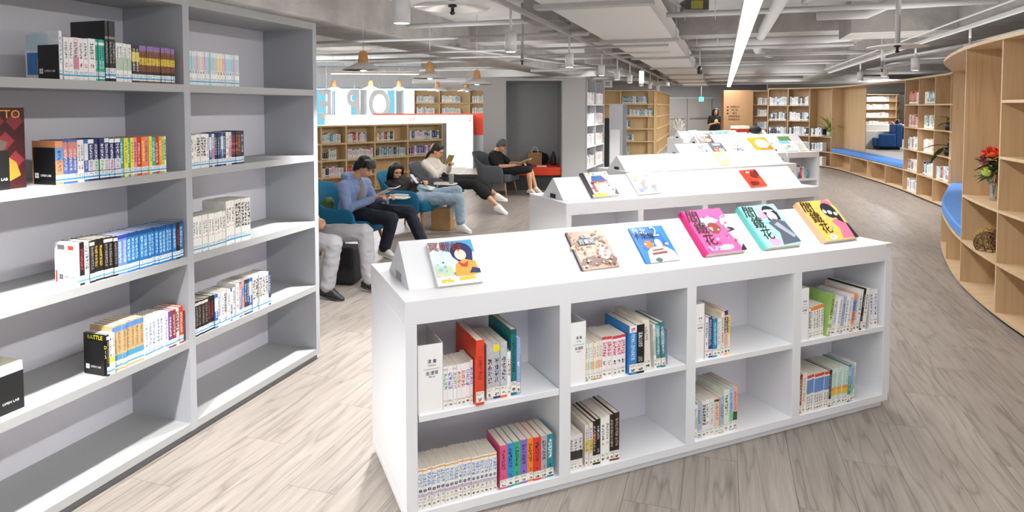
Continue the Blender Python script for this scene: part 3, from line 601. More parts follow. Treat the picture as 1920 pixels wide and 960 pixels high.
row(C1, .814, .9, ZU, [('pasgrn', .168), ('pasmint', .168, .8), ('paspeach', .168, .8), ('pasgrn', .168, .9), ('paspeach', .17), ('paspeach', .17)], U('second'), 'pastel comics in the second upper bay', d=.13, **kw)
row(C1, .901, 1.024, ZU, [('magen', .186)] * 5, 'of the magenta titled comics, second upper bay', 'magenta titled comics in the second upper bay', d=.15, **kw)
row(C1, 1.031, 1.112, ZU, [('bluetall', .225), ('blkwht', .225, 1.1)], 'of the two tall books, second upper bay', None, d=.21, st='std', y=.0)
row(C1, 1.122, 1.160, ZU, [('ivory', .235)], 'leaning in the second upper bay', None, d=.24, st='std', y=.02, tilt=R(-3.2))
row(C1, 1.182, 1.243, ZU, [('w_green', .205, .6), ('tealpat', .21), ('tealpat2', .215)], 'of the leaning books at right, second upper bay', None, d=.2, st='std', y=.02, tilt=R(-3))
row(C1, .733, .80, ZL, [('wmix', .158)] * 3, 'of short white and black comics, second lower bay', 'short comics in the second lower bay', d=.13, **kw)
row(C1, .815, .99, ZL, [('yelsp', .19), ('yelsp', .195), ('blkred2', .2), ('blkwht', .205), ('wthin', .21, 1.3), ('wthin', .215, 1.2), ('brnblk', .215, 1.2), ('brnblk', .22, 1.4)], Lw('second'), 'books in the second lower bay', d=.19, **kw)
row(C1, 1.472, 1.632, ZU, [('w_dark', .2, 1.1), ('navy', .2, 1.3), ('cyan', .19, 1.4), ('wpat', .185, 1.1), ('cream', .215, 1), ('pinknavy', .22, 1.1), ('yelw', .195, 1)], U('third'), 'books in the third upper bay', d=.19, **kw)
row(C1, 1.41, 1.684, ZL, [('w_green', .17), ('bluegr', .175, 1.1), ('wblk', .178), ('w_dark', .182), ('wpat', .185, 1.1), ('peach', .182, 1.2), ('bluegr', .182, 1.2), ('creamg', .21, 1.4), ('gradblu', .212, 1.1), ('gradrd', .215, 1.1)], Lw('third'), 'books in the third lower bay', d=.2, **kw)
row(C1, 2.15, 2.262, ZU, [('wblk', .16, .7), ('wor', .165), ('wor', .168), ('wor', .17), ('wor', .172), ('wor', .175)], U('fourth'), 'orange topped comics in the fourth upper bay', d=.13, **kw)
row(C1, 2.27, 2.56, ZU, [('grn', .225, 1, .26), ('wpat', .2, 1.6), ('wpat', .205), ('bluegr', .205), ('wblue', .205), ('wpat', .21), ('orblue', .21), ('wpat', .21), ('wthin', .225, 1.1, .23), ('blkwht', .23, .5, .24), ('wthin', .23, 1.1, .24)], 'of the leaning books in the fourth upper bay', 'leaning books in the fourth upper bay', d=.2, st='std', y=.01, tilt=R(9))
row(C1, 2.612, 2.674, ZU, [('wblue', .205), ('wblue', .205)], 'at right end of the fourth upper bay', 'white pair at the end of the fourth upper bay', d=.2, **kw)
row(C1, 2.088, 2.5, ZL, [('marn', .205, 1, .2), ('cream', .21, 1.4, .2)] + [('rwb', .195)] * 9 + [('brnblk', .198)] + [('tyel', .2, 1.1)] * 6 + [('tealpat', .205, 1.2), ('gradblu', .205, 1.2), ('w_green', .208)], Lw('fourth'), 'books in the fourth lower bay', d=.17, st='std', y=.014, tilt=R(3))
for x, z in ((.503, ZU), (1.262, ZU), (.658, ZL)):
    r_ = empty('bookend', C1 @ Matrix.Translation((x, .03, z)), 'clear acrylic bookend closing the %s' % {(.503, ZU): 'first upper bay row', (1.262, ZU): 'second upper bay row', (.658, ZL): 'rainbow comics'}[(x, z)], 'bookend')
    MB().box(0, .003, 0, .15, 0, .17).obj('plate', mat('clear_acrylic', 'e4e8ee', .1, trans=.6), r_)

# comics lying on the sloped tops
SL = math.atan2(1.0875 - .92, .334 - .149)
COVER = {}
def cover_art(kind, w_, h_):
    """flat printed art on the cover, in cover xy (x across, y up)"""
    mb = MB(); ms = []
    def m(n, h): 
        ms.append(mat('ink_' + n, h, .35)); return len(ms) - 1
    z = [0.0002]
    def poly(pts, i): mb.prism([(p[0] * w_, p[1] * h_) for p in pts], z[0], z[0] + .0002, i); z[0] += .00009
    def blob(cx, cy, rx, ry, i, n=14, wob=0, seed=0):
        q = random.Random(seed); poly([(cx + rx * math.cos(2 * math.pi * k / n) * (1 + q.uniform(-wob, wob)), cy + ry * math.sin(2 * math.pi * k / n) * (1 + q.uniform(-wob, wob))) for k in range(n)], i)
    if kind == 'girl':
        b = m('sky', '5aa6d8'); poly([(.3, .75), (1, .7), (1, 1), (.3, 1)], b); w2 = m('haze', 'd8ecf2'); blob(.28, .5, .26, .3, w2, wob=.15)
        g_ = m('grass', 'c8d8b8'); poly([(.02, .2), (.45, .2), (.4, .42), (.02, .45)], g_)
        hr = m('hair', '2c3468'); blob(.7, .72, .25, .23, hr); poly([(.48, .72), (.58, .5), (.9, .5), (.95, .78)], hr)
        y_ = m('sweater', 'f0a848'); poly([(.42, .18), (.5, .45), (.72, .55), (.95, .48), (.98, .2), (.8, .16)], y_)
        poly([(.75, .22), (.85, .35), (1, .3), (1, .2)], hr); sk = m('face', 'f6dcc8'); blob(.66, .66, .13, .13, sk); rd = m('bow', 'cc4038'); poly([(.55, .5), (.68, .44), (.8, .5), (.74, .36), (.62, .38)], rd)
        yl = m('caption', 'f2c83a'); poly([(.1, .06), (.36, .06), (.36, .13), (.1, .13)], yl); poly([(.5, .08), (.85, .08), (.85, .15), (.5, .15)], yl)
    elif kind == 'sepia':
        a = m('sepia2', 'd8a684'); blob(.3, .6, .3, .12, a, wob=.3, seed=2); b = m('sepia3', '6a4436'); blob(.35, .2, .35, .12, b, wob=.3, seed=4); blob(.8, .2, .2, .15, b, wob=.2)
        c = m('skin2', 'ecbf98'); poly([(.1, .45), (.55, .52), (.6, .45), (.2, .36)], c); d = m('hair2', '3a2a28'); blob(.74, .68, .14, .12, d, wob=.1); blob(.72, .62, .09, .09, c); e = m('dress2', 'd8c8c8'); blob(.76, .38, .16, .16, e, wob=.15)
        f = m('plate', '3c3c3e'); poly([(.17, .6), (.64, .6), (.64, .76), (.58, .77), (.5, .86), (.4, .89), (.3, .86), (.23, .77), (.17, .76)], f)
    elif kind == 'blue':
        a = m('blue2', '1c6cc0'); blob(.5, .6, .4, .35, a, wob=.25, seed=3); p = m('group', 'f0d8cc'); poly([(.12, 0), (.2, .3), (.35, .42), (.75, .42), (.95, .25), (1, 0)], p)
        o = m('hair3', 'e07a34'); blob(.34, .5, .13, .11, o, wob=.1); blob(.62, .5, .1, .13, p); d = m('line3', '8a4a44'); poly([(.3, .2), (.75, .22), (.74, .28), (.3, .26)], d); poly([(.35, .3), (.68, .32), (.68, .36), (.35, .34)], d); g_ = m('grey3', '4a6a6c'); blob(.4, .06, .1, .06, g_)
    elif kind in ('pink', 'mint', 'gold'):
        fl = m('flower' + kind, 'f0a8cc' if kind != 'gold' else 'e078a8'); wh = m('petal' + kind, 'cfe4ee'); dk = m('dark' + kind, '2c2a32'); sk = m('face4', 'f4d6c8')
        if kind == 'pink':
            blob(.5, .72, .22, .1, wh, wob=.3); br = m('fan', '9c4a3a'); blob(.55, .55, .15, .13, br, wob=.12); blob(.9, .62, .13, .16, wh, wob=.3, seed=5); blob(.92, .48, .09, .06, dk, wob=.3)
            poly([(.82, .42), (1, .46), (1, .08), (.92, .08)], sk); poly([(.85, 0), (1, .15), (1, 0)], dk); blob(.55, .1, .2, .07, wh, wob=.3, seed=7)
        elif kind == 'mint':
            blob(.5, .76, .12, .1, fl, wob=.2); blob(.35, .12, .14, .1, fl, wob=.2); blob(.72, .82, .17, .15, dk); poly([(.6, .82), (.56, .6), (.9, .6), (.92, .8)], dk); blob(.72, .7, .12, .12, sk)
            g_ = m('robe', '5c6474'); poly([(.5, .55), (.7, .64), (.95, .55), (1, .05), (.5, .02), (.62, .3)], g_); h_l = m('robelight', 'a8b0bc'); poly([(.62, .5), (.75, .55), (.98, .2), (.9, .15)], h_l); blob(.7, .84, .14, .03, wh, wob=.3)
        else:
            blob(.82, .9, .14, .1, fl, wob=.25); blob(.74, .72, .2, .2, dk); poly([(.8, .7), (.95, .6), (.9, .2), (.8, .3)], dk); pk = m('robe5', 'ec7a9c'); poly([(.6, .45), (.75, .5), (1, .3), (1, .02), (.55, .02), (.66, .25)], pk); poly([(.95, .4), (1, .35), (1, 0), (.88, 0)], dk)
            blob(.6, .7, .05, .05, wh); blob(.73, .67, .06, .055, wh); blob(.86, .62, .05, .05, wh); blob(.3, .08, .1, .06, wh, wob=.3)
    elif kind == 'gate':
        a = m('roof', '3a6cb0'); poly([(.25, .6), (.85, .62), (.7, .85), (.35, .84)], a); b = m('gatered', 'd8543a'); poly([(.2, .2), (.3, .2), (.32, .62), (.22, .62)], b); poly([(.2, .52), (.75, .56), (.75, .62), (.2, .6)], b)
        c = m('white6', 'f6f4ee'); blob(.6, .3, .28, .2, c, wob=.2); d = m('yel6', 'e8d84a'); poly([(.1, 0), (.6, 0), (.6, .12), (.1, .14)], d); e = m('blk6', '1e1c1c'); poly([(0, .1), (.12, .1), (.14, 1), (0, 1)], e); poly([(.85, .05), (1, .02), (1, .3)], e)
    elif kind == 'crowd':
        for k, h in enumerate(['8a90c8', 'c8a0b8', 'b84a48', '5a8ac0', 'b8c8d8', '6a5a86', 'd8c0a8', 'a8b868', 'e8e0ea', '4a5aa0']):
            i = m('crowd%d' % k, h)
            for q in range(3): blob(rnd.uniform(.15, .85), rnd.uniform(.12, .88), .1, .08, i, 9, .3, k * 3 + q)
    elif kind == 'redbk':
        a = m('darkred', '7a1c18'); blob(.7, .7, .25, .2, a, wob=.3); blob(.4, .2, .3, .12, a, wob=.3, seed=3); b = m('wht7', 'f2e8e2'); blob(.4, .85, .12, .05, b, wob=.3); d = m('dk7', '3a1414'); poly([(.8, .9), (1, .95), (1, .7)], d)
    elif kind == 'pale':
        a = m('pale2', 'c8d8e4'); blob(.6, .55, .25, .25, a, wob=.3); b = m('pale3', 'dcd890'); blob(.4, .25, .25, .12, b, wob=.3, seed=2)
    elif kind == 'goose':
        a = m('pebble', 'f4e6d8'); blob(.55, .55, .38, .3, a, wob=.08); b = m('goose2', 'b87a1c'); blob(.45, .12, .25, .1, b, wob=.2); blob(.85, .2, .12, .14, b, wob=.2)
    elif kind == 'kid':
        a = m('skyk', '8cc4e4'); poly([(.05, .7), (.9, .7), (.9, 1), (.05, 1)], a); b = m('kid2', 'e8a078'); blob(.6, .45, .14, .12, b, wob=.2); c = m('kid3', 'a8d8c8'); blob(.3, .3, .2, .15, c, wob=.3)
    elif kind == 'food':
        a = m('food1', 'b8583c'); blob(.35, .35, .25, .2, a, wob=.2); b = m('food2', 'e8c890'); blob(.65, .3, .2, .18, b, wob=.25); c = m('food3', 'f0ece8'); poly([(.25, .75), (.8, .75), (.8, .9), (.25, .9)], c)
    if kind in SC:
        q_ = random.Random(11)
        cs = [m('sc%s%d' % (kind, k), h) for k, h in enumerate(SC[kind][0])]
        for k in range(SC[kind][1]):
            cx, cy = q_.uniform(.08, .92), q_.uniform(.05, .95)
            if SC[kind][2](cx, cy): continue
            r_ = q_.uniform(.012, .045); blob(cx, cy, r_, r_ * .8, cs[k % len(cs)], 7, .45, k)
    return mb, ms
SC = {'sepia': (['8a5a48', 'c89878', '5a3a30', 'e8c8a8', 'a87058', 'b87a68'], 90, lambda x, y: .18 < x < .62 and y > .6),
      'blue': (['1c5cb0', '5aa8e8', 'e8f0f8', 'c86a4a'], 30, lambda x, y: y > .62 or (.15 < x < .9 and .1 < y < .4)),
      'pink': (['f8b8d8', 'b8d8ec', 'c8507a', '8ab0c8'], 50, lambda x, y: x < .42 and y > .15),
      'mint': (['78c8d0', 'f0b8cc', 'd8f4f0', '4a98a8'], 26, lambda x, y: x < .4 or (.5 < x and y < .95)),
      'gold': (['f8e0a0', '8ac0d0', 'e888a8', 'f0b050'], 22, lambda x, y: x < .45 and y > .15 or x > .62),
      'girl': (['ffffff', '8ac8e0', 'e8d0c0', '4a8a9a', 'd8e8c8'], 40, lambda x, y: x > .45 or y > .75),
      'gate': (['e8d84a', 'd8543a', '3a6cb0', '2a2a2a', 'f0b8a0'], 50, lambda x, y: .35 < x < .75 and y < .5),
      'redbk': (['a8281c', 'e86a4a', '5a1612', 'f0a088'], 40, lambda x, y: False),
      'food': (['e8c8a0', '8a4a30', 'd8d8dc', '3a3a44'], 40, lambda x, y: False), 'kid': (['f0f8fa', '6ab0d8', 'e8b898', '88c8a8'], 40, lambda x, y: False), 'pale': (['d8d080', 'b8c8d8', 'f4f4e8'], 26, lambda x, y: False)}
def ZT(a): return .001 + .00006 * (20 + (SC[a][1] if a in SC else 0))
def slope_book(F, x, w_, h_, t, base, art, lab, rot=0, spine=None, s0=0.0, pg='dcd4c6', titles=()):
    """book lying on the front slope of a cabinet ridge; lower edge at slope foot"""
    Mx = F @ Matrix.Translation((x, .149, .921)) @ Matrix.Rotation(SL, 4, 'X') @ Matrix.Translation((0, s0, .0006)) @ Matrix.Rotation(rot, 4, 'Z')
    r = empty('book', Mx, lab, 'book', 'comics displayed on cabinet slopes')
    c = .0012; cm_ = mat('cover_c' + base, base, .3); sm_ = mat('cover_c' + (spine or base), spine or base, .3)
    mb = MB(); mb.box(0, w_, 0, h_, 0, c, 0); mb.box(0, w_, 0, h_, t - c, t, 0); mb.box(0, .0016, 0, h_, c, t - c, 1)
    if spine: mb.box(0.0, w_ * .045, 0, h_, t, t + .0003, 1)
    mb.obj('cover', [cm_, sm_], r)
    MB().box(.0016, w_ - .002, .002, h_ - .002, c, t - c).obj('pages', mat('pages_' + pg, pg, .8, var=.06, vscale=300), r)
    if art:
        am, ms = cover_art(art, w_, h_); am.obj('cover_art', ms, r, Matrix.Translation((0, 0, t + .0003)))
    for body, sz, px, py, m_, ver, rz in titles:
        text(body, sz, m_, r, Matrix.Translation((px * w_, py * h_, t + (.0165 if art in SC and art != 'redbk' else .003) * .0 + ZT(art))) @ Matrix.Rotation(rz, 4, 'Z'), .0004, ver)
    return r
B = slope_book
B(C1, .172, .203, .222, .022, 'e8eef0', 'girl', 'white and blue comic with yellow caption, leftmost on nearest cabinet slope', R(.5), s0=-.012, titles=[('冥戰錄', .052, .36, .85, mat('ink_title', '8a3a34', .4), False, R(-4))])
B(C1, .862, .203, .22, .014, 'b88a72', 'sepia', 'sepia comic with dark title plate, second on nearest cabinet slope', R(1), spine='3a2420', s0=-.01, titles=[('北城', .02, .405, .81, M_inkw, False, 0), ('百畫帖', .028, .405, .68, M_inkw, False, 0)])
B(C1, 1.214, .2, .215, .012, '2f86d4', 'blue', 'blue comic with white numeral two, third on nearest cabinet slope', R(0), s0=-.01, titles=[('台北', .042, .22, .86, M_inkw, False, R(-6)), ('不來悔', .04, .3, .72, M_ink, False, R(-4)), ('2', .085, .66, .82, mat('ink_paleblue', 'bfe0f4', .4), False, 0)])
for xx, bs, sp, ar, nm in ((1.562, 'f06aa8', 'e0187a', 'pink', 'pink comic with black calligraphy title, on nearest cabinet slope'), (1.948, 'a8e2de', '6accc4', 'mint', 'mint comic with black calligraphy title, on nearest cabinet slope'), (2.378, 'f6c860', 'f2b890', 'gold', 'golden yellow comic with calligraphy title, rightmost on nearest cabinet slope')):
    B(C1, xx, .262, .278, .034, bs, ar, nm, R(1), spine=sp, s0=-.012, titles=[('閻', .085, .19, .82, M_ink, False, R(-8)), ('鐵', .08, .23, .55, M_ink, False, R(-4)), ('花', .075, .27, .28, M_ink, False, 0)])
C2, C3, C4, C5, C6 = FR[1:6]
B(C2, .32, .27, .27, .016, 'e8ecf2', 'gate', 'comic with blue roofed gate, left on second cabinet slope', R(2), spine='2a2620')
B(C2, .78, .25, .25, .012, 'e2e2ee', 'crowd', 'pale comic with crowded figures, middle of second cabinet slope', R(2))
B(C2, 2.04, .2, .215, .012, 'd8452c', 'redbk', 'red comic, right on the second cabinet slope', R(2))
B(C3, 1.55, .2, .23, .012, 'e8e89a', 'pale', 'pale yellow comic on the third cabinet slope', R(3))
B(C4, .42, .2, .2, .01, 'f2e4dc', 'crowd', 'small pinkish card, leftmost on fourth cabinet slope', 0)
B(C4, .72, .26, .24, .012, '5a6478', 'food', 'grey-blue magazine on the fourth cabinet slope', R(2))
B(C4, 1.12, .24, .2, .01, 'ece8ec', 'crowd', 'white book with red and teal drawing, fourth cabinet slope', R(2))
B(C4, 1.6, .38, .33, .02, 'e8a428', 'goose', 'large orange picture book, right end of fourth cabinet slope', R(2))
B(F4b, .1, .28, .25, .012, 'dff0f4', 'kid', 'pale blue childrens picture book on the short cabinet end', R(1))
B(F4b, .42, .16, .22, .012, 'e8e4dc', 'pale', 'beige picture book beside the pale blue one, short cabinet end', R(1))
B(C5, .1, .34, .27, .014, '4a3830', 'food', 'dark food magazine, leftmost on the fifth cabinet slope', R(1))
B(C5, .55, .52, .26, .012, 'f2f2f2', None, 'wide white picture book on the fifth cabinet slope', R(1), spine='dcdcdc')
B(C5, 1.12, .28, .3, .012, 'dfe4d8', 'pale', 'pale green picture book on the fifth cabinet slope', R(1))
B(C5, 2.1, .3, .16, .012, '6a9a5a', None, 'green picture book at the right of fifth cabinet slope', 0)
B(C6, .35, .28, .26, .012, '6a84c8', 'kid', 'blue and red magazine, leftmost on the farthest cabinet slope', R(1))
B(C6, .78, .26, .24, .012, '6c6a70', 'food', 'grey photo magazine on the farthest cabinet slope', R(1))
B(C6, 1.14, .36, .24, .012, '3f8fc4', 'kid', 'bright blue magazine on the farthest cabinet slope', R(1))
rb = empty('book_box', C6 @ Matrix.Translation((1.78, .25, 1.0)), 'red and cream box of books on the farthest cabinet', 'box')
MB().box(0, .36, 0, .24, 0, .13).obj('box', mat('box_red', 'a83a24', .5), rb); MB().box(-.01, .37, -.01, .25, .13, .2).obj('lid', mat('box_cream', 'e6e2c8', .5), rb)
bg_ = MB(); bg_.ell((0, 0, .1), (.2, .15, .1)); o = bg_.obj('black_bag', mat('black_cloth', '1a1c1e', .8, bump=.4, bscale=20), None, C6 @ Matrix.Translation((2.35, .3, 1.0)), label='black cloth bundle on the farthest cabinet beside the red box', cat='bag')
# books inside the short end cabinet
row(F4b, .3, .58, .46, [('wpat', .2), ('bluew', .22), ('redd', .18), ('w_dark', .2), ('bluegr', .16), ('cyan', .14)], 'inside the short one-bay white cabinet', 'books inside the short cabinet', st=None, y=.1)
# ------------------------------------------------------------------ shelf runs along a path
def catmull(P, m):
    out = []
    n = len(P)
    for i in range(n - 1):
        p0 = P[i - 1] if i else P[0] * 2 - P[1]; p1, p2 = P[i], P[i + 1]; p3 = P[i + 2] if i + 2 < n else P[-1] * 2 - P[-2]
        for k in range(m):
            t = k / m; out.append(.5 * ((2 * p1) + (p2 - p0) * t + (2 * p0 - 5 * p1 + 4 * p2 - p3) * t * t + (3 * p1 - p0 - 3 * p2 + p3) * t ** 3))
    out.append(P[-1].copy()); return out
def run_shelf(root, pts, side, depth, bays, m=4, mv=M_ply, mh=M_plyh, th=.022, ztop=2.2, divz=None):
    """pts: front points at bay boundaries; bays: dict(levels, top, back(z0,z1), open) per bay"""
    P = catmull([Vector((x, y)) for x, y in pts], m)
    N = []
    for i in range(len(P)):
        d = (P[min(i + 1, len(P) - 1)] - P[max(i - 1, 0)]).normalized(); N.append(Vector((d.y, -d.x)) * side)
    def strip(i0, i1, y0, y1, z0, z1, nm, mt, par=root):
        a = [P[i] + N[i] * y0 for i in range(i0, i1 + 1)]; b = [P[i] + N[i] * y1 for i in range(i1, i0 - 1, -1)]
        n = len(a); mb = MB()
        for k in range(n - 1):
            q = [a[k], a[k + 1], b[n - 2 - k], b[n - 1 - k]]
            mb.prism([(v.x, v.y) for v in q], z0, z1)
        # drop inner end faces by building one polygon ring instead
        mb = MB(); mb.prism([(v.x, v.y) for v in a + b], z0, z1); return mb.obj(nm, mt, par)
    for k, by in enumerate(bays):
        i0, i1 = k * m, (k + 1) * m
        for z in by.get('levels', []): strip(i0, i1, 0.0, depth, z - th, z, 'shelf', mh)
        if by.get('top', True): strip(i0, i1, -.02, depth + .02, ztop, ztop + .03, 'top_board', mh)
        b = by.get('back', (0, ztop))
        if b: strip(i0, i1, depth, depth + .015, b[0], b[1], 'back_panel', by.get('bm', mv))
        for bb in by.get('backs', []): strip(i0, i1, depth, depth + .015, bb[0], bb[1], 'back_panel', mv)
        strip(i0, i1, .02, depth, 0, .028, 'plinth', M_darkp)
    for k in range(len(pts)):
        i = k * m; z1 = (divz[k] if divz else ztop); d = Vector((-N[i].y, N[i].x)) * (th / 2); p = P[i]; q = P[i] + N[i] * depth
        MB().prism([tuple(p - d), tuple(p + d), tuple(q + d), tuple(q - d)], .04, z1).obj('divider' if 0 < k < len(pts) - 1 else 'side_panel', mv, root)
    return P, N, m
M_darkp = mat('dark_plinth', '2c2a28', .8)
BGS = ['w_dark', 'wpat', 'wblue', 'pinkph', 'w_green', 'bluegr', 'ivory', 'wthin', 'bluew', 'marn', 'drkbl', 'tealpat2', 'cream', 'pastb', 'wblk', 'redd', 'grn', 'blk']
BG = {}
def bg_row(A, B, N, depth_in, z, n, f0, f1, hmax, where, group, pal=BGS, seed=0, tray=True, trayw=None):
    """small books on a far shelf between front points A and B, all past the nearest 300: joined by spine style"""
    q = random.Random(seed); A = Vector(A); B = Vector(B); d = (B - A); L = d.length; d.normalize(); ang = math.atan2(d.y, d.x)
    x = L * f0; wd = L * (f1 - f0) / n; flip = (Vector((-d.y, d.x)).dot(N) < 0)
    for i in range(n):
        st = pal[q.randrange(len(pal))]; h = hmax * q.uniform(.80, 1); ww = wd * q.uniform(.8, .95)
        p = A + d * (x + (wd if flip else 0)) + N * depth_in; M = frame(p.x, p.y, z, ang + (math.pi if flip else 0))
        BG.setdefault('all', []).append((M, ww, .15, h, st)); x += wd
def finish_bg():
    mb = MB(); mats = []; ix = {}; uv = []
    for M, t, d, h, st in BG['all']:
        sm, cm = style(st, 'std')
        if st not in ix: ix[st] = len(mats); mats.append(sm)
        mb.box(0, t, 0, d, 0, h - .004, ix[st] + 1, M); mb.box(.002, t - .002, .002, d, h - .004, h - .001, 0, M)
        for k in range(2):
            for p in [(x, y, z) for z in (0, h) for y in (0, d) for x in (0, t)]: uv.append((p[0] / t, p[2] / h))
    me = mb.mesh('book', [M_pagesw] + mats); l = me.uv_layers.new(name='UVMap')
    for lp in me.loops: l.data[lp.index].uv = uv[lp.vertex_index]
    link(me, 'book', label='many small library books standing on the far and curved wooden shelves', cat='book', kind='stuff')
WN = ['', 'one', 'two', 'three', 'four', 'five', 'six', 'seven', 'eight']

# ---- curved plywood wall of shelves on the right
cw = empty('curved_bookshelf', frame(0, 0, 0, 0), 'long curved birch plywood bookshelf wall along the right side', 'bookshelf')
cpts = [(3.22, 2.2), (3.38, 3.2), (3.57, 4.13), (3.83, 5.08), (4.19, 6.0), (4.66, 6.9), (5.2, 7.8), (5.85, 8.7), (6.52, 9.6), (7.03, 10.4), (7.3, 11.2), (7.54, 12.03), (7.78, 12.85), (8.03, 13.9), (8.25, 15.0), (8.5, 16.25), (8.70, 17.65), (8.42, 18.35), (8.02, 18.85), (7.54, 19.1)]
LVc = [.05, .445, .865, 1.29, 1.73]
full = dict(levels=LVc); seat = dict(levels=[.05, .445], back=(0, 2.2)); tallb = dict(levels=[.05, .445, .865])
bench = dict(levels=[.05, .445], back=(0, .44)); benchp = dict(levels=[.05, .445], back=(0, 2.2))
bays = [full, full, full, tallb, seat, seat, seat, seat, full, full, full, full, bench, bench, bench, benchp, tallb, full, full]
divz = [2.2] * 20
for k in (5, 6, 7): divz[k] = .43
for k in (13, 14, 15): divz[k] = .43
Pc, Nc, mc = run_shelf(cw, cpts, 1, .34, bays, divz=divz)
def cushion(k0, k1, lab, ins=.0):
    i0, i1 = k0 * mc, k1 * mc; a = [Pc[i] + Nc[i] * .0 for i in range(i0, i1 + 1)]; b = [Pc[i] + Nc[i] * .335 for i in range(i1, i0 - 1, -1)]
    # pull the ends in from the dividers
    q = (a[1] - a[0]).normalized() * .02; a[0] = a[0] + q; b[-1] = b[-1] + q; q = (a[-1] - a[-2]).normalized() * .02; a[-1] = a[-1] - q; b[0] = b[0] - q
    o = MB().prism([(v.x, v.y) for v in a + b], .447, .555).obj('bench_cushion', M_blue, None, None, label=lab, cat='cushion'); bevel(o, .02, 3)
cushion(4, 8, 'blue seat cushion on the near curved plywood bench at right'); cushion(12, 16, 'blue seat cushion on the far curved plywood bench, before the blue armchair')
bn = {9: 'by the near end of the tall bays', }
seed = 1
for bi, nm in ((8, 'hidden bay behind the bench cushion'), (9, 'narrow bay past the near bench'), (10, 'bay second left of the near bench'), (11, 'bay right of the far blue bench')):
    for li, z in enumerate(LVc):
        if bi == 8 and li < 1: continue
        if bi == 10 and li == 0: continue
        if bi == 9 and li in (0, 2, 3, 4): continue
        i0, i1 = bi * mc, (bi + 1) * mc; n = {8: 6, 9: 7, 10: 8, 11: 9}[bi]; seed += 1
        pal = ['redd', 'marn', 'redd', 'pinkph', 'w_dark'] if (bi == 11 and li >= 3) else BGS
        f = {8: (.15, .85), 9: (.1, .9), 10: (.1, .72), 11: (.12, .8)}[bi]
        # left in view is the far end of the bay
        bg_row(Pc[i1], Pc[i0], Nc[(i0 + i1) // 2], .03, z, n, 1 - f[1], 1 - f[0], .25, 'on shelf %s, %s' % (WN[li + 1], nm), 'books, shelf %s, %s' % (WN[li + 1], nm), pal, seed)
for bi, nm in ((16, 'bay left of the bench panel'), (17, 'second bay left of the bench'), (18, 'third bay left of the bench')):
    for li, z in enumerate(LVc):
        if li < 1 and bi > 16: continue
        i0, i1 = bi * mc, (bi + 1) * mc; n = 9; seed += 1
        if bi == 16 and li >= 3: continue
        bg_row(Pc[i1], Pc[i0], Nc[(i0 + i1) // 2], .03, z, n, .06, .94 if bi > 16 else .6, .26, 'on shelf %s, %s' % (WN[li + 1], nm), 'books, shelf %s, %s' % (WN[li + 1], nm), ['w_dark', 'wpat', 'wblue', 'bluew', 'wthin', 'pastb', 'bluegr', 'brnblk', 'blk'], seed)
# board with wayfinding text, then the inset shelf
bd = empty('notice_board_wall', frame(7.05, 21.6, 0, R(-5)), 'tall plain wooden board wall with dark directory lettering, beside standing woman', 'board')
MB().box(0, .95, 0, .4, 0, 2.24).obj('board', wood_mat('brown_board', 'ac8862', '967252', 2, .5, .5, contrast=.3), bd)
for i, (tx, x, s_) in enumerate([('閱讀區域', .36, .075), ('展示區', .36, .075), ('櫃台', .36, .075), ('無障礙電梯', .34, .075), ('無障礙廁所', .34, .075)]):
    text(tx, s_, mat('ink_brown', '4a2f1c', .6), bd, Matrix.Translation((x, -.003, 1.68 - i * .105)) @ FRONT, .0005)
for i in range(3): MB().lathe([(.03, 0), (.03, .002)], 12).obj('icon_dot', MATS['ink_brown'], bd, Matrix.Translation((.13, -.001, 1.68 - i * .105)) @ FRONT)
ins = empty('inset_bookshelf', frame(0, 0), 'pale plywood shelf recessed between the directory board and curved bays', 'bookshelf')
P_, N_, m_ = run_shelf(ins, [(8.0, 21.7), (8.75, 21.6), (9.5, 21.5)], -1, .32, [dict(levels=[.05, .5, .95, 1.38, 1.76]), dict(levels=[.05, .5, .95, 1.38, 1.76])], m=1, ztop=2.2)
for li, z in ((2, .95), (3, 1.38), (4, 1.76)):
    for b_ in (0, 1): bg_row(P_[b_], P_[b_ + 1], N_[b_], .05, z, 4, .3, .7, .24, 'on shelf %s, %s bay of the inset shelf' % (WN[li + 1], ['left', 'right'][b_]), 'books on the inset shelf, level %s, %s' % (WN[li + 1], ['left', 'right'][b_]), ['w_dark', 'wpat', 'wthin', 'bluegr'], 77 + li * 2 + b_)

# ---- things on the curved shelves
def leaf_mesh(L_, w_, m_, bend=.3):
    mb = MB(); n = 5; v = []; f = []
    for i in range(n + 1):
        t = i / n; ww = w_ * math.sin(math.pi * min(1, t * .92 + .06)); x = L_ * t; z = -bend * L_ * t * t
        v += [(x, -ww / 2, z), (x, 0, z - ww * .15), (x, ww / 2, z)]
    for i in range(n):
        a = i * 3; f += [(a, a + 1, a + 4, a + 3), (a + 1, a + 2, a + 5, a + 4)]
    mb.add(v, f, 0, True); mb.add([(p[0], p[1], p[2] - .0015) for p in v], [tuple(reversed(q)) for q in f], 0, True); return mb.mesh('leaf', [m_])
M_leaf = mat('dark_green_leaf', '2f4a26', .5, var=.25, vscale=20); M_leaf2 = mat('fresh_green_leaf', '7c9a3c', .5, var=.2, vscale=20)
M_stem = mat('plant_stem', '4a4a2c', .6)
q = random.Random(5)
vp = (Pc[3 * mc + 2] + Pc[3 * mc + 3]) / 2 + Nc[3 * mc + 2] * .15
va = empty('flower_vase', frame(vp.x, vp.y, .866, 0), 'slim glass vase with orange, red and green artificial flowers on plywood shelf', 'vase')
mb = MB(); mb.lathe([(.028, 0), (.03, .01), (.022, .05), (.028, .12), (.04, .16), (.037, .16), (.024, .12), (.018, .05), (.02, .014)], 20); mb.obj('vase', mat('clear_glass', 'e6ecec', .05, trans=.85), va)
mb = MB()
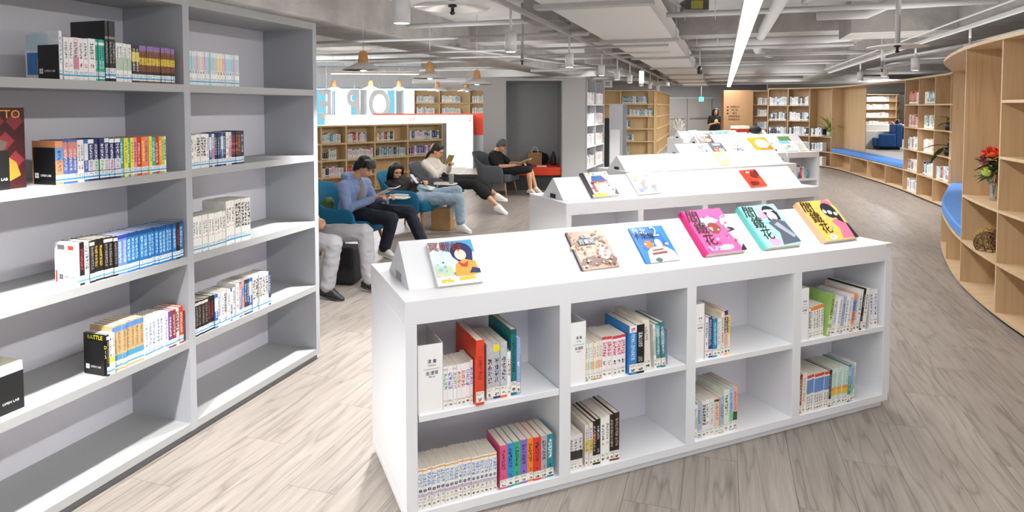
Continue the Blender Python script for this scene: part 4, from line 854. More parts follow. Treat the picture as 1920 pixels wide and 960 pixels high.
for k in range(7): a = q.uniform(0, 6.28); r_ = q.uniform(.03, .12); mb.tube([(0, 0, .03), (.2 * r_ * math.cos(a), .2 * r_ * math.sin(a), .16), (r_ * math.cos(a), r_ * math.sin(a), .32)], .0025, 6)
mb.obj('stem', M_stem, va, kind='stuff')
def blossom(c, r_, m_, nm='blossom', n=22, seed=0):
    qq = random.Random(seed); mb = MB()
    for k in range(n):
        a = qq.uniform(0, 6.28); t = qq.uniform(.1, 1.35); d = Vector((math.cos(a) * math.sin(t), math.sin(a) * math.sin(t), math.cos(t)))
        s = d.orthogonal().normalized() * r_ * .38; u_ = d.cross(s).normalized() * r_ * .38; p = Vector(c) + d * r_ * .6; e = Vector(c) + d * r_
        mb.add([p - s, p - u_ * .2 + s * .1, e + u_, e - s * .4, p + s], [(0, 1, 2, 3), (1, 4, 2)], 0, True)
    mb.ell(c, (r_ * .6, r_ * .6, r_ * .5), 0, 10, 6); return mb.obj(nm, m_, va)
M_or = mat('petal_orange_red', 'e8481e', .6); M_dr = mat('petal_dark_red', '8a2030', .6); M_lg = mat('petal_lime', 'b6cf5a', .6)
for i, (c, r_, m_) in enumerate([((-.02, 0, .40), .07, M_or), ((.04, -.04, .39), .055, M_or), ((.11, .02, .42), .055, M_or), ((.12, -.03, .36), .05, M_dr), ((.12, -.04, .27), .07, M_or), ((-.11, -.03, .32), .035, M_dr), ((-.08, .03, .36), .03, M_dr), ((.05, -.08, .33), .04, M_dr), ((.0, -.09, .30), .03, M_dr), ((-.10, -.05, .24), .055, M_lg), ((-.05, .05, .40), .035, M_or)]): blossom(c, r_, m_, seed=i)
lm = leaf_mesh(.12, .06, M_leaf); lm2 = leaf_mesh(.15, .03, mat('variegated_leaf', '8aa07a', .5, var=.4, vscale=60))
for k in range(90):
    a = q.uniform(0, 6.28); e = q.uniform(-.6, 1.0); rr = q.uniform(.0, .07)
    link(lm if k % 3 else lm2, 'leaf', va, Matrix.Translation((rr * math.cos(a), rr * math.sin(a), q.uniform(.20, .37))) @ Matrix.Rotation(a, 4, 'Z') @ Matrix.Rotation(-e, 4, 'Y') @ Matrix.Scale(q.uniform(.5, .95), 4))
bp_ = [(Pc[3 * mc + 2] + Nc[3 * mc + 2] * .12 + (Pc[3 * mc + 3] - Pc[3 * mc + 2]) * .5, .075, 'golden woven rattan ball on the lower plywood shelf', 'b89a4a', 4), (Pc[3 * mc + 2] + Nc[3 * mc + 2] * .22 + (Pc[3 * mc + 3] - Pc[3 * mc + 2]) * .2, .09, 'dark brown woven rattan ball beside the golden one', '4a3428', 5), (Pc[3 * mc + 2] + Nc[3 * mc + 2] * .09, .06, 'small brown rattan ball between the two larger ones', '6a4a30', 6)]
for p, r_, lb, hx, sd_ in bp_:
    qq = random.Random(sd_); mb = MB()
    for k in range(18):
        ax = Vector((qq.gauss(0, 1), qq.gauss(0, 1), qq.gauss(0, 1))).normalized(); u_ = ax.orthogonal().normalized(); v_ = ax.cross(u_); o_ = ax * qq.uniform(-.5, .5) * r_
        rr = math.sqrt(max(.01, r_ * r_ - o_.length_squared)) - .003
        mb.tube([o_ + (u_ * math.cos(t) + v_ * math.sin(t)) * rr for t in [2 * math.pi * j / 20 for j in range(21)]], .003, 5)
    mb.obj('rattan_ball', mat('rattan_' + hx, hx, .7), None, frame(p.x, p.y, .446 + r_), label=lb, cat='decoration')
# dark leaf spray between tall bays, plant by the far panel
def plant(loc, n, L_, m_, lab, pot=None, droop=.5, seed=0, w_=.05, up=(.2, 1.2)):
    qq = random.Random(seed); r = empty('potted_plant', frame(*loc), lab, 'plant'); me = leaf_mesh(L_, w_, m_, droop)
    MB().lathe([(.05, 0), (.07, .02), (.08, .13), (.07, .13), (.065, .11)], 14).obj('pot', pot or M_tray, r)
    for k in range(n): link(me, 'leaf', r, Matrix.Translation((0, 0, .12 + .15 * k / n)) @ Matrix.Rotation(qq.uniform(0, 6.28), 4, 'Z') @ Matrix.Rotation(-qq.uniform(*up), 4, 'Y') @ Matrix.Scale(qq.uniform(.7, 1.1), 4))
p = Pc[16 * mc + 1] + Nc[16 * mc + 1] * .12; plant((p.x, p.y, .866), 26, .5, M_leaf2, 'leafy green potted plant on the shelf by the tall panel', mat('clear_pot', 'b9c4b4', .3), .5, 3, .05, (.1, 1.3))
p = Pc[9 * mc + 2] + Nc[9 * mc + 2] * .1; plant((p.x, p.y, 1.29), 7, .42, mat('calla_leaf', '7c8a4a', .5), 'trailing lily-like plant high in the narrow plywood bay', M_black, .4, 4, .07, (.1, .8))
p = Pc[9 * mc + 2] + Nc[9 * mc + 2] * .1; plant((p.x, p.y, .866), 8, .42, M_leaf, 'dark green broad-leaved plant in the narrow plywood bay', M_black, .9, 6, .12, (.1, .7))

# ---- room beyond the far bench
fs = empty('far_bookshelf', frame(0, 0), 'far wooden bookshelf seen through the opening over the blue bench', 'bookshelf')
P_, N_, m_ = run_shelf(fs, [(14.6, 30.4), (16.2, 30.2), (17.8, 30.0), (19.4, 29.8)], -1, .3, [dict(levels=[.05, .45, .8, 1.2, 1.58, 1.95])] * 3, m=1, ztop=2.25)
for b_ in range(3):
    for li, z in ((2, .8), (3, 1.2), (4, 1.58), (5, 1.95)):
        bg_row(P_[b_], P_[b_ + 1], N_[b_], .03, z, 8, .1, .8, .24, 'on level %s, %s bay of far shelf beyond opening' % (WN[li + 1], ORD[b_ + 1]), 'books, level %s, %s bay of the far shelf' % (WN[li + 1], ORD[b_ + 1]), ['w_dark', 'wpat', 'wthin', 'ivory', 'wblk'], 200 + b_ * 10 + li)
ct = empty('counter', frame(13.7, 26.8), 'pale grey service counter behind the blue armchair in the far room', 'counter')
MB().box(.2, 3.4, .0, .6, 0, .95).obj('body', mat('pale_counter', 'c9c7bd', .5), ct); MB().box(-.3, 3.5, -.5, .0, 0, .7).obj('front_desk', mat('pale_counter2', 'dedbd0', .5), ct)
bc = empty('blue_armchair', frame(15.1, 25.9, 0, R(165)), 'deep blue upholstered armchair beyond the far bench opening', 'armchair')
M_db = mat('deep_blue_fabric', '1f4f8c', .8, bump=.2, bscale=200)
for nm, bx in (('seat', (-.1, .55, -.38, .38, .1, .45)), ('backrest', (-.35, -.1, -.45, .45, .1, 1.0)), ('armrest', (-.1, .5, .38, .52, .1, .62)), ('armrest', (-.1, .5, -.52, -.38, .1, .62)), ('leg', (-.3, .5, -.4, .4, 0, .1))):
    bevel(MB().box(*bx).obj(nm, M_db if nm != 'leg' else M_black, bc), .05, 3)
sgn = empty('glass_sign', frame(11.12, 19.0, 0, R(-12)), 'white reversed lettering reading PATH OF MAKER high on the glass partition', 'sign')
text('PATH OF MAKER', .105, mat('sign_white', 'e8e6e0', .5), sgn, Matrix.Translation((0, 0, 1.99)) @ Matrix.Rotation(math.pi, 4, 'Z') @ FRONT, .01)
MB().box(-.6, .6, -.012, .0, 2.08, 2.095).obj('rail', M_black, sgn)
MB().box(17.6, 18.6, 29.0, 29.5, 0, 2.3).obj('black_cabinet', mat('black_panel', '26211f', .4), None, label='tall black cabinet beyond the opening behind the blue armchair', cat='cabinet')
slab('wall_far_room', 12.4, 21.8, 31.5, 31.6, 0, 3.2, mat('mid_grey_wall', '8b8884', .8))

# ---- low curved wooden shelf behind the readers
ls = empty('low_bookshelf', frame(0, 0), 'low curved oak bookshelf behind the seated readers at left', 'bookshelf')
lp = [(-3.95, 11.75), (-3.58, 12.15), (-3.2, 12.5), (-2.74, 12.95), (-2.17, 13.5), (-1.50, 14.0)]
P_, N_, m_ = run_shelf(ls, lp, -1, .28, [dict(levels=[.05, .35, .67, .99], bm=M_oak)] * 5, m=1, mv=M_oak, mh=M_oak, th=.035, ztop=1.30)
LP = {1: (['w_dark', 'wpat', 'tealpat2', 'cyan', 'w_green'], 'second'), 2: (['wpat', 'bluegr', 'redd', 'wthin', 'drkbl'], 'third'), 3: (['blkred2', 'w_green', 'redd', 'wpat', 'yelw'], 'fourth'), 4: (['drkbl', 'navmix' if 'navmix' in PAL else 'navymix', 'wpat', 'pastp'], 'fifth'), 0: (['w_dark'], 'first')}
for b_ in range(1, 5):
    for li, z in ((1, .35), (2, .67), (3, .99)):
        pal, on = LP[b_]
        if li == 2: pal = {1: ['blk', 'brnblk', 'w_green'], 2: ['wthin', 'pastp'], 3: ['brnblk', 'wblk', 'tealpat2', 'bluegr'], 4: ['periw', 'pastp', 'purp']}[b_]
        if li == 1: pal = {1: ['wthin', 'wpat', 'blk', 'pastp'], 2: ['pinkph', 'redd', 'wthin'], 3: ['wthin'], 4: ['pinkph', 'ivory']}[b_]
        if b_ == 3 and li == 1: continue
        e = {(1, 3): .8, (1, 2): .62, (1, 1): .92, (2, 3): .72, (2, 2): .95, (2, 1): .9, (3, 3): .6, (3, 2): .95, (4, 3): .92, (4, 2): .85, (4, 1): .8}[(b_, li)]
        bg_row(P_[b_], P_[b_ + 1], N_[b_], .02, z, {1: 7, 2: 11, 3: 12, 4: 12}[b_], .06, e, .2, 'on level %s, %s bay of the low oak shelf' % (WN[li + 1], on), 'books, level %s, %s bay of the low oak shelf' % (WN[li + 1], on), pal, 300 + b_ * 7 + li)
MB().prism([(-1.5, 14.0), (-1.42, 14.04), (-1.62, 14.3), (-1.7, 14.24)], 0, 1.33).obj('end_panel', mat('grey_end_panel', '96969a', .6), ls)

# ---- white and red end panels, far wooden shelf
v3 = empty('shelf_end_panel', frame(-2.9, 18.0), 'long white stack panel marked V3 behind the low oak shelf', 'partition')
MB().box(-2.3, 1.63, 0, .12, 0, 1.46).obj('panel', mat('white_panel', 'f2f4f6', .5), v3); text('V3', .17, M_inkr, v3, Matrix.Translation((.12, -.004, 1.33)) @ FRONT, .002)
v2 = empty('shelf_end_panel', frame(-1.27, 17.7), 'white stack end panel marked 2 with red and grey side', 'partition')
MB().box(0, .2, 0, .5, 0, 1.46).obj('panel', mat('white_panel', 'f2f4f6', .5), v2); text('2', .17, M_inkr, v2, Matrix.Translation((.12, -.004, 1.33)) @ FRONT, .002)
MB().box(.2, .62, .3, .36, .9, 1.47).obj('red_panel', M_red, v2); MB().box(.2, .62, .3, .36, 0, .9).obj('grey_panel', mat('blue_grey_panel', 'a6aab2', .6), v2); MB().box(-2.6, .6, .36, .5, 1.46, 1.5).obj('red_top', M_red, v2)
fw = empty('far_bookshelf', frame(0, 0), 'tall oak bookshelf in front of the window wall, beyond the white panels', 'bookshelf')
P_, N_, m_ = run_shelf(fw, [(-3.16, 21.0), (-2.35, 21.0), (-1.37, 21.0), (-.4, 21.0), (.6, 21)], -1, .3, [dict(levels=[.05, .4, .75, 1.08, 1.44, 1.82], bm=M_oak)] * 4, m=1, mv=M_oak, mh=M_oak, th=.03, ztop=2.2)
for b_ in range(3):
    for li, z in ((4, 1.44), (5, 1.82)):
        bg_row(P_[b_], P_[b_ + 1], N_[b_], .03, z, 11, .08, [.8, .7, .95][b_], .24, 'on level %s, %s bay of the oak shelf by windows' % (WN[li + 1], ORD[b_ + 1]), 'books, level %s, %s bay, oak shelf by the windows' % (WN[li + 1], ORD[b_ + 1]), ['w_dark', 'wpat', 'wthin', 'bluegr', 'w_green'], 400 + b_ * 7 + li)
# hanging letters seen from behind
lt = empty('hanging_letters', frame(-4.4, 21.2), 'large white hanging letters O P E N seen from behind at the windows', 'sign')
M_lt = mat('white_letter', 'f2f3f5', .6)
for ch, x in (('O', .07), ('P', -.75), ('E', -1.67), ('N', -2.5)):
    c_ = bpy.data.curves.new('letter', 'FONT'); c_.body = ch; c_.size = 1.3; c_.resolution_u = 10; c_.extrude = .06; c_.align_x = 'CENTER'; c_.align_y = 'CENTER'; c_.offset = .03
    o = bpy.data.objects.new('letter', c_); col.objects.link(o); me = bpy.data.meshes.new_from_object(o.evaluated_get(bpy.context.evaluated_depsgraph_get())); bpy.data.objects.remove(o)
    me.materials.append(M_lt); link(me, 'letter_' + ch.lower(), lt, Matrix.Translation((x, 0, 1.73)) @ Matrix.Diagonal((.68, 1, 1, 1)) @ Matrix.Rotation(math.pi, 4, 'Z') @ FRONT)
    MB().tube([(x, 0, 2.2), (x, 0, 3.2)], .006, 6).obj('wire', M_pipe, lt)

# ---- grey niche block
nb = empty('reading_niche', frame(0, 0), 'grey block with charcoal felt reading niche and red bench', 'niche')
MB().box(-.575, -.13, 12.9, 14.2, 0, 2.24).obj('side_block', M_ledge, nb); MB().box(1.0, 1.46, 12.9, 14.2, 0, 2.24).obj('side_block', M_ledge, nb)
MB().box(-.13, 1.0, 13.95, 14.2, 0, 2.24).obj('felt_back', M_felt, nb); MB().box(-.13, -.115, 12.92, 13.95, 0, 2.2).obj('felt_side', M_felt, nb); MB().box(.985, 1.0, 12.92, 13.95, 0, 2.2).obj('felt_side', M_felt, nb)
MB().box(-.13, 1.0, 12.9, 13.95, 2.2, 2.24).obj('lintel', M_ledge, nb); MB().box(-.115, .985, 13.0, 13.95, 0, .3).obj('bench_base', mat('dark_felt', '3e4042', .9), nb)
bevel(MB().box(-.115, .985, 12.95, 13.95, .3, .47).obj('bench_seat', mat('red_cushion', 'd8401e', .7), nb), .02, 2)
MB().box(.35, .43, 12.985, 13.0, .13, .19).obj('wall_socket', M_ledge, nb)
MB().box(-.7, 1.6, 12.3, 12.9, .0005, .004).obj('dark_mat', mat('dark_mat', '5c5a58', .9), None, label='dark grey floor mat in front of the reading niche', cat='mat')
pb = empty('paper_bag', frame(.47, 13.5, .472, R(4)), 'brown paper shopping bag with light handle on the red bench', 'bag')
mb = MB(); mb.box(-.15, .15, -.06, .06, 0, .26); bevel(mb.obj('bag', mat('kraft_paper', 'a07c58', .8, var=.08, vscale=20), pb), .006, 2)
MB().tube([(-.06, -.065, .2), (-.065, -.065, .3), (-.04, -.065, .36), (0, -.065, .38), (.04, -.065, .36), (.065, -.065, .3), (.06, -.065, .2)], .009, 8).obj('handle', mat('cotton_handle', 'd8cdbc', .8), pb)
mb = MB(); mb.ell((0, 0, .14), (.2, .09, .14), 0); mb.ell((.14, .02, .12), (.12, .08, .12)); remeshed(mb, 'black_backpack', [mat('black_nylon', '1c1c20', .7)], .015, 4, .01, None, frame(.52, 13.72, .47), label='black bag slumped behind the paper bag on red bench', cat='bag')
fl = empty('drink_flask', frame(.86, 13.45, .472), 'dark purple flask standing at the right of the red bench', 'bottle')
MB().lathe([(.045, 0), (.06, .02), (.065, .12), (.055, .18), (.03, .23), (.028, .28)], 16).obj('flask', mat('dark_purple', '3c3644', .5), fl)
MB().box(-.1, .1, -.07, .07, 0, .02).obj('book', mat('pale_pink_cover', 'ecd8d0', .5), None, frame(.6, 13.12, .472), label='pale pink book lying on the red bench edge', cat='book')
sb = empty('side_bookshelf', frame(0, 0), 'grey bookshelf on the right flank of the niche block', 'bookshelf')
P_, N_, m_ = run_shelf(sb, [(1.5, 12.95), (1.77, 13.7), (2.06, 14.5)], -1, .28, [dict(levels=[.05, .45, .88, 1.32, 1.74], bm=M_gback, top=False)] * 2, m=1, mv=M_gdark, mh=mat('pale_shelf', 'cfd0d2', .5), th=.03, ztop=2.24)
for b_ in range(2):
    for li, z in ((1, .45), (2, .88), (3, 1.32), (4, 1.74)):
        bg_row(P_[b_], P_[b_ + 1], N_[b_], .02, z, 8, .06, .95, .25, 'on level %s, %s bay, grey shelf beside the niche' % (WN[li + 1], ['near', 'far'][b_]), 'books, level %s, %s bay, shelf beside the niche' % (WN[li + 1], ['near', 'far'][b_]), ['w_dark', 'ivory', 'wthin', 'bluegr', 'wpat', 'pastp'], 500 + b_ * 7 + li)
# screens between niche and oak stack
pn = empty('white_partition', frame(2.25, 16.2), 'white and grey partition panels between the niche and oak stack', 'partition')
MB().box(0, .06, 0, .5, 0, 1.45).obj('panel', mat('white_panel', 'f2f4f6', .5), pn); MB().box(.1, .2, .1, .3, 0, 1.4).obj('dark_gap', M_slot, pn)
MB().box(.22, .48, .2, .4, 0, 1.1).obj('low_panel', M_white, pn); MB().box(.30, .62, .6, .8, 0, 1.75).obj('grey_panel', mat('light_grey_panel', 'b9bbbf', .5), pn); MB().box(.62, .78, .9, 1.0, 0, 1.75).obj('grey_upright', mat('grey_upright', '8d9094', .5), pn)

# ---- oak stack in the middle distance
ms_ = empty('oak_bookshelf', frame(0, 0), 'large light oak bookshelf stack in the middle distance, end and side visible', 'bookshelf')
P_, N_, m_ = run_shelf(ms_, [(3.1, 22.6), (3.78, 22.55), (4.95, 22.5)], -1, .35, [dict(levels=[.05, 1.8], bm=M_oak), dict(levels=[.05, .5, .94, 1.37, 1.8], bm=M_oak)], m=1, mv=M_oak, mh=M_oak, th=.04, ztop=2.23)
for li, z, n, e in ((0, .05, 4, .28), (1, .5, 6, .4), (2, .94, 4, .3), (3, 1.37, 16, .95), (4, 1.8, 14, .78)):
    bg_row(P_[1], P_[2], N_[1], .03, z, n, .04, e, .26, 'on level %s of the oak stack end' % WN[li + 1], 'books on level %s of the oak stack end' % WN[li + 1], ['bluegr', 'w_dark', 'tealpat2', 'wpat', 'drkbl'], 600 + li)
ms2 = empty('oak_bookshelf', frame(0, 0), 'long side run of the oak stack receding toward the grey doors', 'bookshelf')
sp_ = [(5.05 + .36 * i, 22.6 + 1.18 * i) for i in range(7)]
P_, N_, m_ = run_shelf(ms2, sp_, -1, .3, [dict(levels=[.05, .5, .94, 1.37, 1.8], bm=M_oak)] * 6, m=1, mv=M_oak, mh=M_oak, th=.05, ztop=2.23)
tb = empty('plant_display', frame(7.45, 28.8), 'small white bouquet in a dark red stand beyond the oak stack', 'decoration')
MB().lathe([(.15, 0), (.17, .1), (.1, .45), (.12, .5)], 12).obj('stand', mat('dark_red', '8a2a1c', .6), tb)
mb = MB()
for k in range(24): a = q.uniform(0, 6.28); mb.limb((0, 0, .5), .02, (q.uniform(.05, .3) * math.cos(a), q.uniform(.05, .3) * math.sin(a), q.uniform(.6, 1.15)), .05, 0, 6)
mb.obj('bouquet', M_tray, tb, kind='stuff')

finish_bg()
# ------------------------------------------------------------------ ceiling services
def pipe(pts, r_, name='ceiling_pipe', m=M_pipe, seg=14, lab=None):
    return MB().tube([W(*p) for p in pts], r_, seg).obj(name, m, None, label=lab, cat='pipe')
def beam(s0, s1, t0, t1, z0, z1, lab, m=M_concd):
    return MB().box(s0, s1, t0, t1, z0, z1).obj('ceiling_beam', m, None, PR, kind='structure')
beam(-5.6, -4.55, -2, 24, 2.72, 3.2, ''); beam(-3.3, -2.6, 16, 34, 2.75, 3.2, ''); beam(3.0, 4.0, -2, 34, 2.78, 3.2, '')
for t in (11.5, 18.5, 26.5): beam(-9, 14, t, t + .7, 2.9, 3.2, '')
beam(1.7, 3.0, 10.2, 11.2, 2.72, 3.2, ''); beam(-2.6, -2.1, 8.5, 9.2, 2.85, 3.2, '')
# white rectangular duct with cross brackets
spotdummy = 0
rd = empty('air_duct', PR @ Matrix.Translation((-1.25, 0, 2.72)), 'long white rectangular air duct under the ceiling, left of the light strip', 'duct')
MB().box(-.52, .52, -1, 33, 0, .26).obj('duct', M_duct, rd)
for i in range(9): MB().box(-.6, .6, 2.7 + i * 3.7, 2.86 + i * 3.7, -.045, 0).obj('bracket', M_pipe, rd); MB().tube([(.56, 2.78 + i * 3.7, 0), (.56, 2.78 + i * 3.7, .48)], .006, 6).obj('hanger_rod', M_pipe, rd)
# light strip
ll = empty('light_strip', PR @ Matrix.Translation((.26, 0, 2.66)), 'continuous white linear ceiling light running down the room', 'light')
MB().box(-.085, .085, -1, 33, .008, .07).obj('housing', M_spot, ll); MB().box(-.075, .075, -1, 33, 0, .008).obj('diffuser', M_lamp_on, ll)
for i in range(10): MB().tube([(0, 1 + i * 3.6, .07), (0, 1 + i * 3.6, .54)], .004, 6).obj('hanger_wire', M_pipe, ll)
# lamp tracks with cylinder spots
def spots(s, z, ts, where, t0, t1, on=True):
    tr = empty('lamp_track', PR @ Matrix.Translation((s, 0, z)), 'slim ceiling lamp track %s' % where, 'track')
    MB().box(-.025, .025, t0, t1, 0, .04).obj('track', M_pipe, tr); MB().tube([(-.12, t0, .1), (-.12, t1, .1)], .012, 8).obj('conduit', M_pipe, tr)
    for i, t in enumerate(ts):
        r = empty('spot_lamp', PR @ Matrix.Translation((s, t, 2.235)), 'white cylinder spotlight, %s from the front on the track %s' % (ordn(i + 1), where), 'lamp', 'cylinder spotlights')
        MB().lathe([(.052, .004), (.06, 0), (.06, .19), (.045, .195)], 18).obj('housing', M_spot, r); MB().lathe([(.05, .002), (.05, .006)], 14).obj('lens', M_lens, r)
        MB().tube([(0, 0, .19), (0, 0, z - 2.235)], .014, 8).obj('stem', M_spot, r)
        if i < 7:
            l = bpy.data.lights.new('spot_light', 'SPOT'); l.energy = SPOT_POWER * (2.8 if i < 2 and s < 0 else 1); l.spot_size = R(95); l.spot_blend = .6; l.shadow_soft_size = .05; l.color = (1, .99, .98)
            o = bpy.data.objects.new('spot_light', l); col.objects.link(o); o.location = W(s, t, 2.225)
spots(-2.06, 2.68, [1.4, 3.94, 6.3, 8.95, 11.5, 13.3, 15.2, 17.4, 19.6, 22], 'left of the air duct', -1, 30)
spots(2.8, 2.62, [9.1, 11.4, 13.4, 15.6], 'right of the light strip', 3, 20)
# pendant lamps
def pend(x, y, z, lab, near=True):
    r = empty('pendant_lamp', frame(x, y, z), lab, 'lamp', 'enamel pendants with turned wood tops')
    MB().lathe([(.255, 0), (.262, .006), (.16, .05), (.07, .098), (.064, .096), (.15, .045), (.25, .0)], 40).obj('shade', M_shade, r)
    MB().lathe([(.066, .095), (.07, .1), (.06, .15), (.045, .225), (.036, .235), (.01, .24)], 24).obj('wood_top', M_cork, r)
    MB().ell((0, 0, .02), (.05, .05, .03), 0).obj('bulb', M_lens, r); MB().tube([(0, 0, .235), (0, 0, 3.2 - z)], .004, 6).obj('cord', M_pipe, r)
    l = bpy.data.lights.new('pendant_light', 'POINT'); l.energy = PEND_POWER; l.shadow_soft_size = .06; l.color = (1, .95, .88)
    o = bpy.data.objects.new('pendant_light', l); col.objects.link(o); o.location = (x, y, z - .03)
pend(-1.84, 8.05, 2.13, 'grey pendant lamp with wooden top, largest, above the hooded reader'); pend(-1.18, 9.35, 2.085, 'grey pendant lamp with wooden top, middle of the near three'); pend(-.58, 10.75, 2.05, 'grey pendant lamp with wooden top, third, left of the niche')
for x, y, lb in ((-4.45, 16.2, 'far left by the window edge'), (-3.5, 16.1, 'above the letter O and P gap'), (-2.85, 16.4, 'right of the hanging letter O'), (-1.95, 17.0, 'above the far oak shelf'), (-1.2, 17.3, 'rightmost, over the V2 panel')): pend(x, y, 2.1, 'small distant pendant lamp, ' + lb)
for x, y, z, l_, a_, lb in ((-3.2, 15.2, 2.45, 1.0, 6, 'bright linear lamp over the white V3 panel'), (-5.6, 13.6, 2.51, .8, 6, 'bright linear lamp at the far left over the oak shelf')):
    r = empty('light_strip', frame(x, y, z, R(a_)), lb, 'light'); MB().box(-l_, l_, -.06, .06, 0, .06).obj('housing', M_spot, r); MB().box(-l_, l_, -.055, .055, -.006, 0).obj('diffuser', M_lamp_on, r)
    for q_ in (-.7, .7): MB().tube([(q_ * l_, 0, .06), (q_ * l_, 0, 3.2 - z)], .004, 6).obj('hanger_wire', M_pipe, r)
# sprinkler heat plates
def plate(x, y, z, r_, lab):
    r = empty('sprinkler_plate', frame(x, y, z), lab, 'sprinkler'); MB().lathe([(.02, .02), (r_, .0), (r_, .006), (r_ * .4, .03), (.02, .04)], 48).obj('plate', mat('pale_plate', 'd0cecc', .4), r)
    MB().lathe([(.01, .02), (.03, .015), (.03, .005), (.012, 0), (.012, -.03), (.022, -.035), (.01, -.05)], 12).obj('sprinkler_head', mat('dark_brass', '3c3a38', .4, .6), r); MB().tube([(0, 0, .03), (0, 0, 3.2 - z)], .022, 10).obj('drop_pipe', M_pipe, r)
plate(-.41, 4.5, 2.36, .26, 'round white sprinkler plate near the top of the frame, above cabinet'); plate(3.55, 6.0, 2.225, .25, 'round sprinkler plate over the right aisle'); plate(6.6, 11.6, 2.35, .25, 'small distant sprinkler plate, by the curved shelf top')
plate(.15, 9.6, 2.35, .2, 'sprinkler plate above the niche block top')
# pipes: s, t, z
pl = [
 ([(-9, 8.9, 2.9), (12, 8.9, 2.9)], .035), ([(-9, 7.6, 2.55), (-1.9, 7.6, 2.55)], .018), ([(-9, 10.2, 2.62), (-.8, 10.2, 2.62)], .02), ([(-9, 10.6, 2.55), (-.8, 10.6, 2.55)], .016),
 ([(-2.2, 9.6, 2.82), (-1.8, 9.6, 2.82)], .05), ([(-2.5, 9.0, 2.72), (-1.8, 9.0, 2.72)], .045), ([(-9, 15.2, 2.84), (10, 15.2, 2.84)], .03),
 ([(-7, 5.2, 2.9), (-4, 12, 2.7), (-2.6, 16, 2.62)], .03), ([(-6.2, 6, 2.85), (-3.2, 14, 2.62)], .02),
 ([(-.6, 12.3, 2.86), (1.7, 12.3, 2.86), (2.0, 12.3, 2.88), (2.4, 12.3, 3.06), (2.7, 12.3, 3.1), (3.2, 12.3, 3.1)], .085), ([(-.6, 12.9, 2.8), (2.2, 12.9, 2.8)], .035),
 ([(.62, -1, 2.93), (.62, 14.0, 2.93), (.7, 15.0, 2.9), (1.0, 15.6, 2.85)], .085), ([(.98, -1, 3.0), (.98, 9, 3.0)], .055),
 ([(-.6, 15.0, 2.79), (9, 15.0, 2.79)], .02), ([(-9, 18.4, 2.82), (9, 18.4, 2.82)], .03), ([(-.6, 24.3, 2.82), (9, 24.3, 2.82)], .05),
 ([(2.2, 3.2, 2.62), (4.4, 7.0, 2.6), (5.2, 12, 2.6)], .03), ([(2.7, 13, 2.5), (3.4, 9.0, 2.52), (6.5, 6.5, 2.56)], .035), ([(3.1, 15.0, 2.5), (4.2, 11.5, 2.5), (7.8, 9.5, 2.6)], .03),
 ([(4.0, 2, 2.9), (4.6, 8, 2.8), (5.0, 16, 2.8)], .05), ([(1.0, 8.2, 2.9), (3.0, 8.2, 2.9)], .03), ([(1.2, 9.7, 2.92), (1.8, 9.7, 2.92), (2.0, 9.5, 3.0), (2.9, 9.4, 3.0)], .07),
 ([(-4.4, 15, 2.55), (-2.2, 15, 2.55)], .03), ([(-4.2, 19, 2.5), (-2.2, 19, 2.5)], .06), ([(-2.6, 28, 2.8), (6, 28, 2.8)], .06), ([(-2.4, 32, 2.8), (8, 32, 2.8)], .08),
]
pd = ['white cross pipe high at upper left', 'thin conduit crossing above the pendants', 'thin pipe crossing behind the pendants', 'thinner pipe just under its neighbour behind the pendants', 'short thick pipe right of the sprinkler plate', 'second short thick pipe by the niche', 'pipe crossing the whole room mid-depth', 'diagonal pipe over the readers', 'slim diagonal pipe over the readers', 'thick pipe bending upward right of the light strip', 'small pipe under the bent pipe', 'round pipe running beside the light strip', 'second round pipe parallel to the light strip', 'slim rod crossing toward the curved shelf', 'far cross pipe above the oak stack', 'far pipe beyond the light strip', 'diagonal pipe over the right aisle', 'pipe crossing diagonally above the curved bench', 'distant diagonal pipe above the curved shelf', 'pipe alongside the right beam', 'short pipe from the right beam', 'short thick pipe bending into the right beam', 'short pipe above the oak shelf', 'cross pipe near the niche top', 'cross pipe before the doors', 'farthest cross pipe by the doors']
for (pts, r_), lb in zip(pl, pd): pipe(pts, r_, lab=lb)
dk = empty('round_duct', frame(0, 0), 'big round grey air duct ending in an open mouth, above the curved shelf', 'duct')
A_, B_ = Vector((6.3, 21.7, 2.97)), Vector((10.85, 19.8, 2.95))
MB().tube([A_ + Vector((-1.0, 1.2, .05)), A_ + Vector((-.4, .35, .02)), A_, B_], .2, 24).obj('duct', M_pipe, dk); d = (B_ - A_).normalized(); MB().tube([B_ - d * .02, B_ + d * .004], .18, 24).obj('mouth', M_slot, dk)
MB().tube([(9.3, 27.5, 2.95), (10.2, 26.6, 2.9), (13.5, 25.0, 2.9)], .2, 20).obj('round_duct', M_pipe, None, label='second round air duct behind the open-mouthed one', cat='duct')
MB().tube([W(-9, 18, 2.42), W(-4.2, 17.9, 2.42), W(-3.7, 17.7, 2.46), W(-3.3, 17.2, 2.6), W(-3.1, 16.8, 2.75)], .14, 20).obj('round_duct', M_pipe, None, label='round duct above the niche curving upward at its right end', cat='duct')
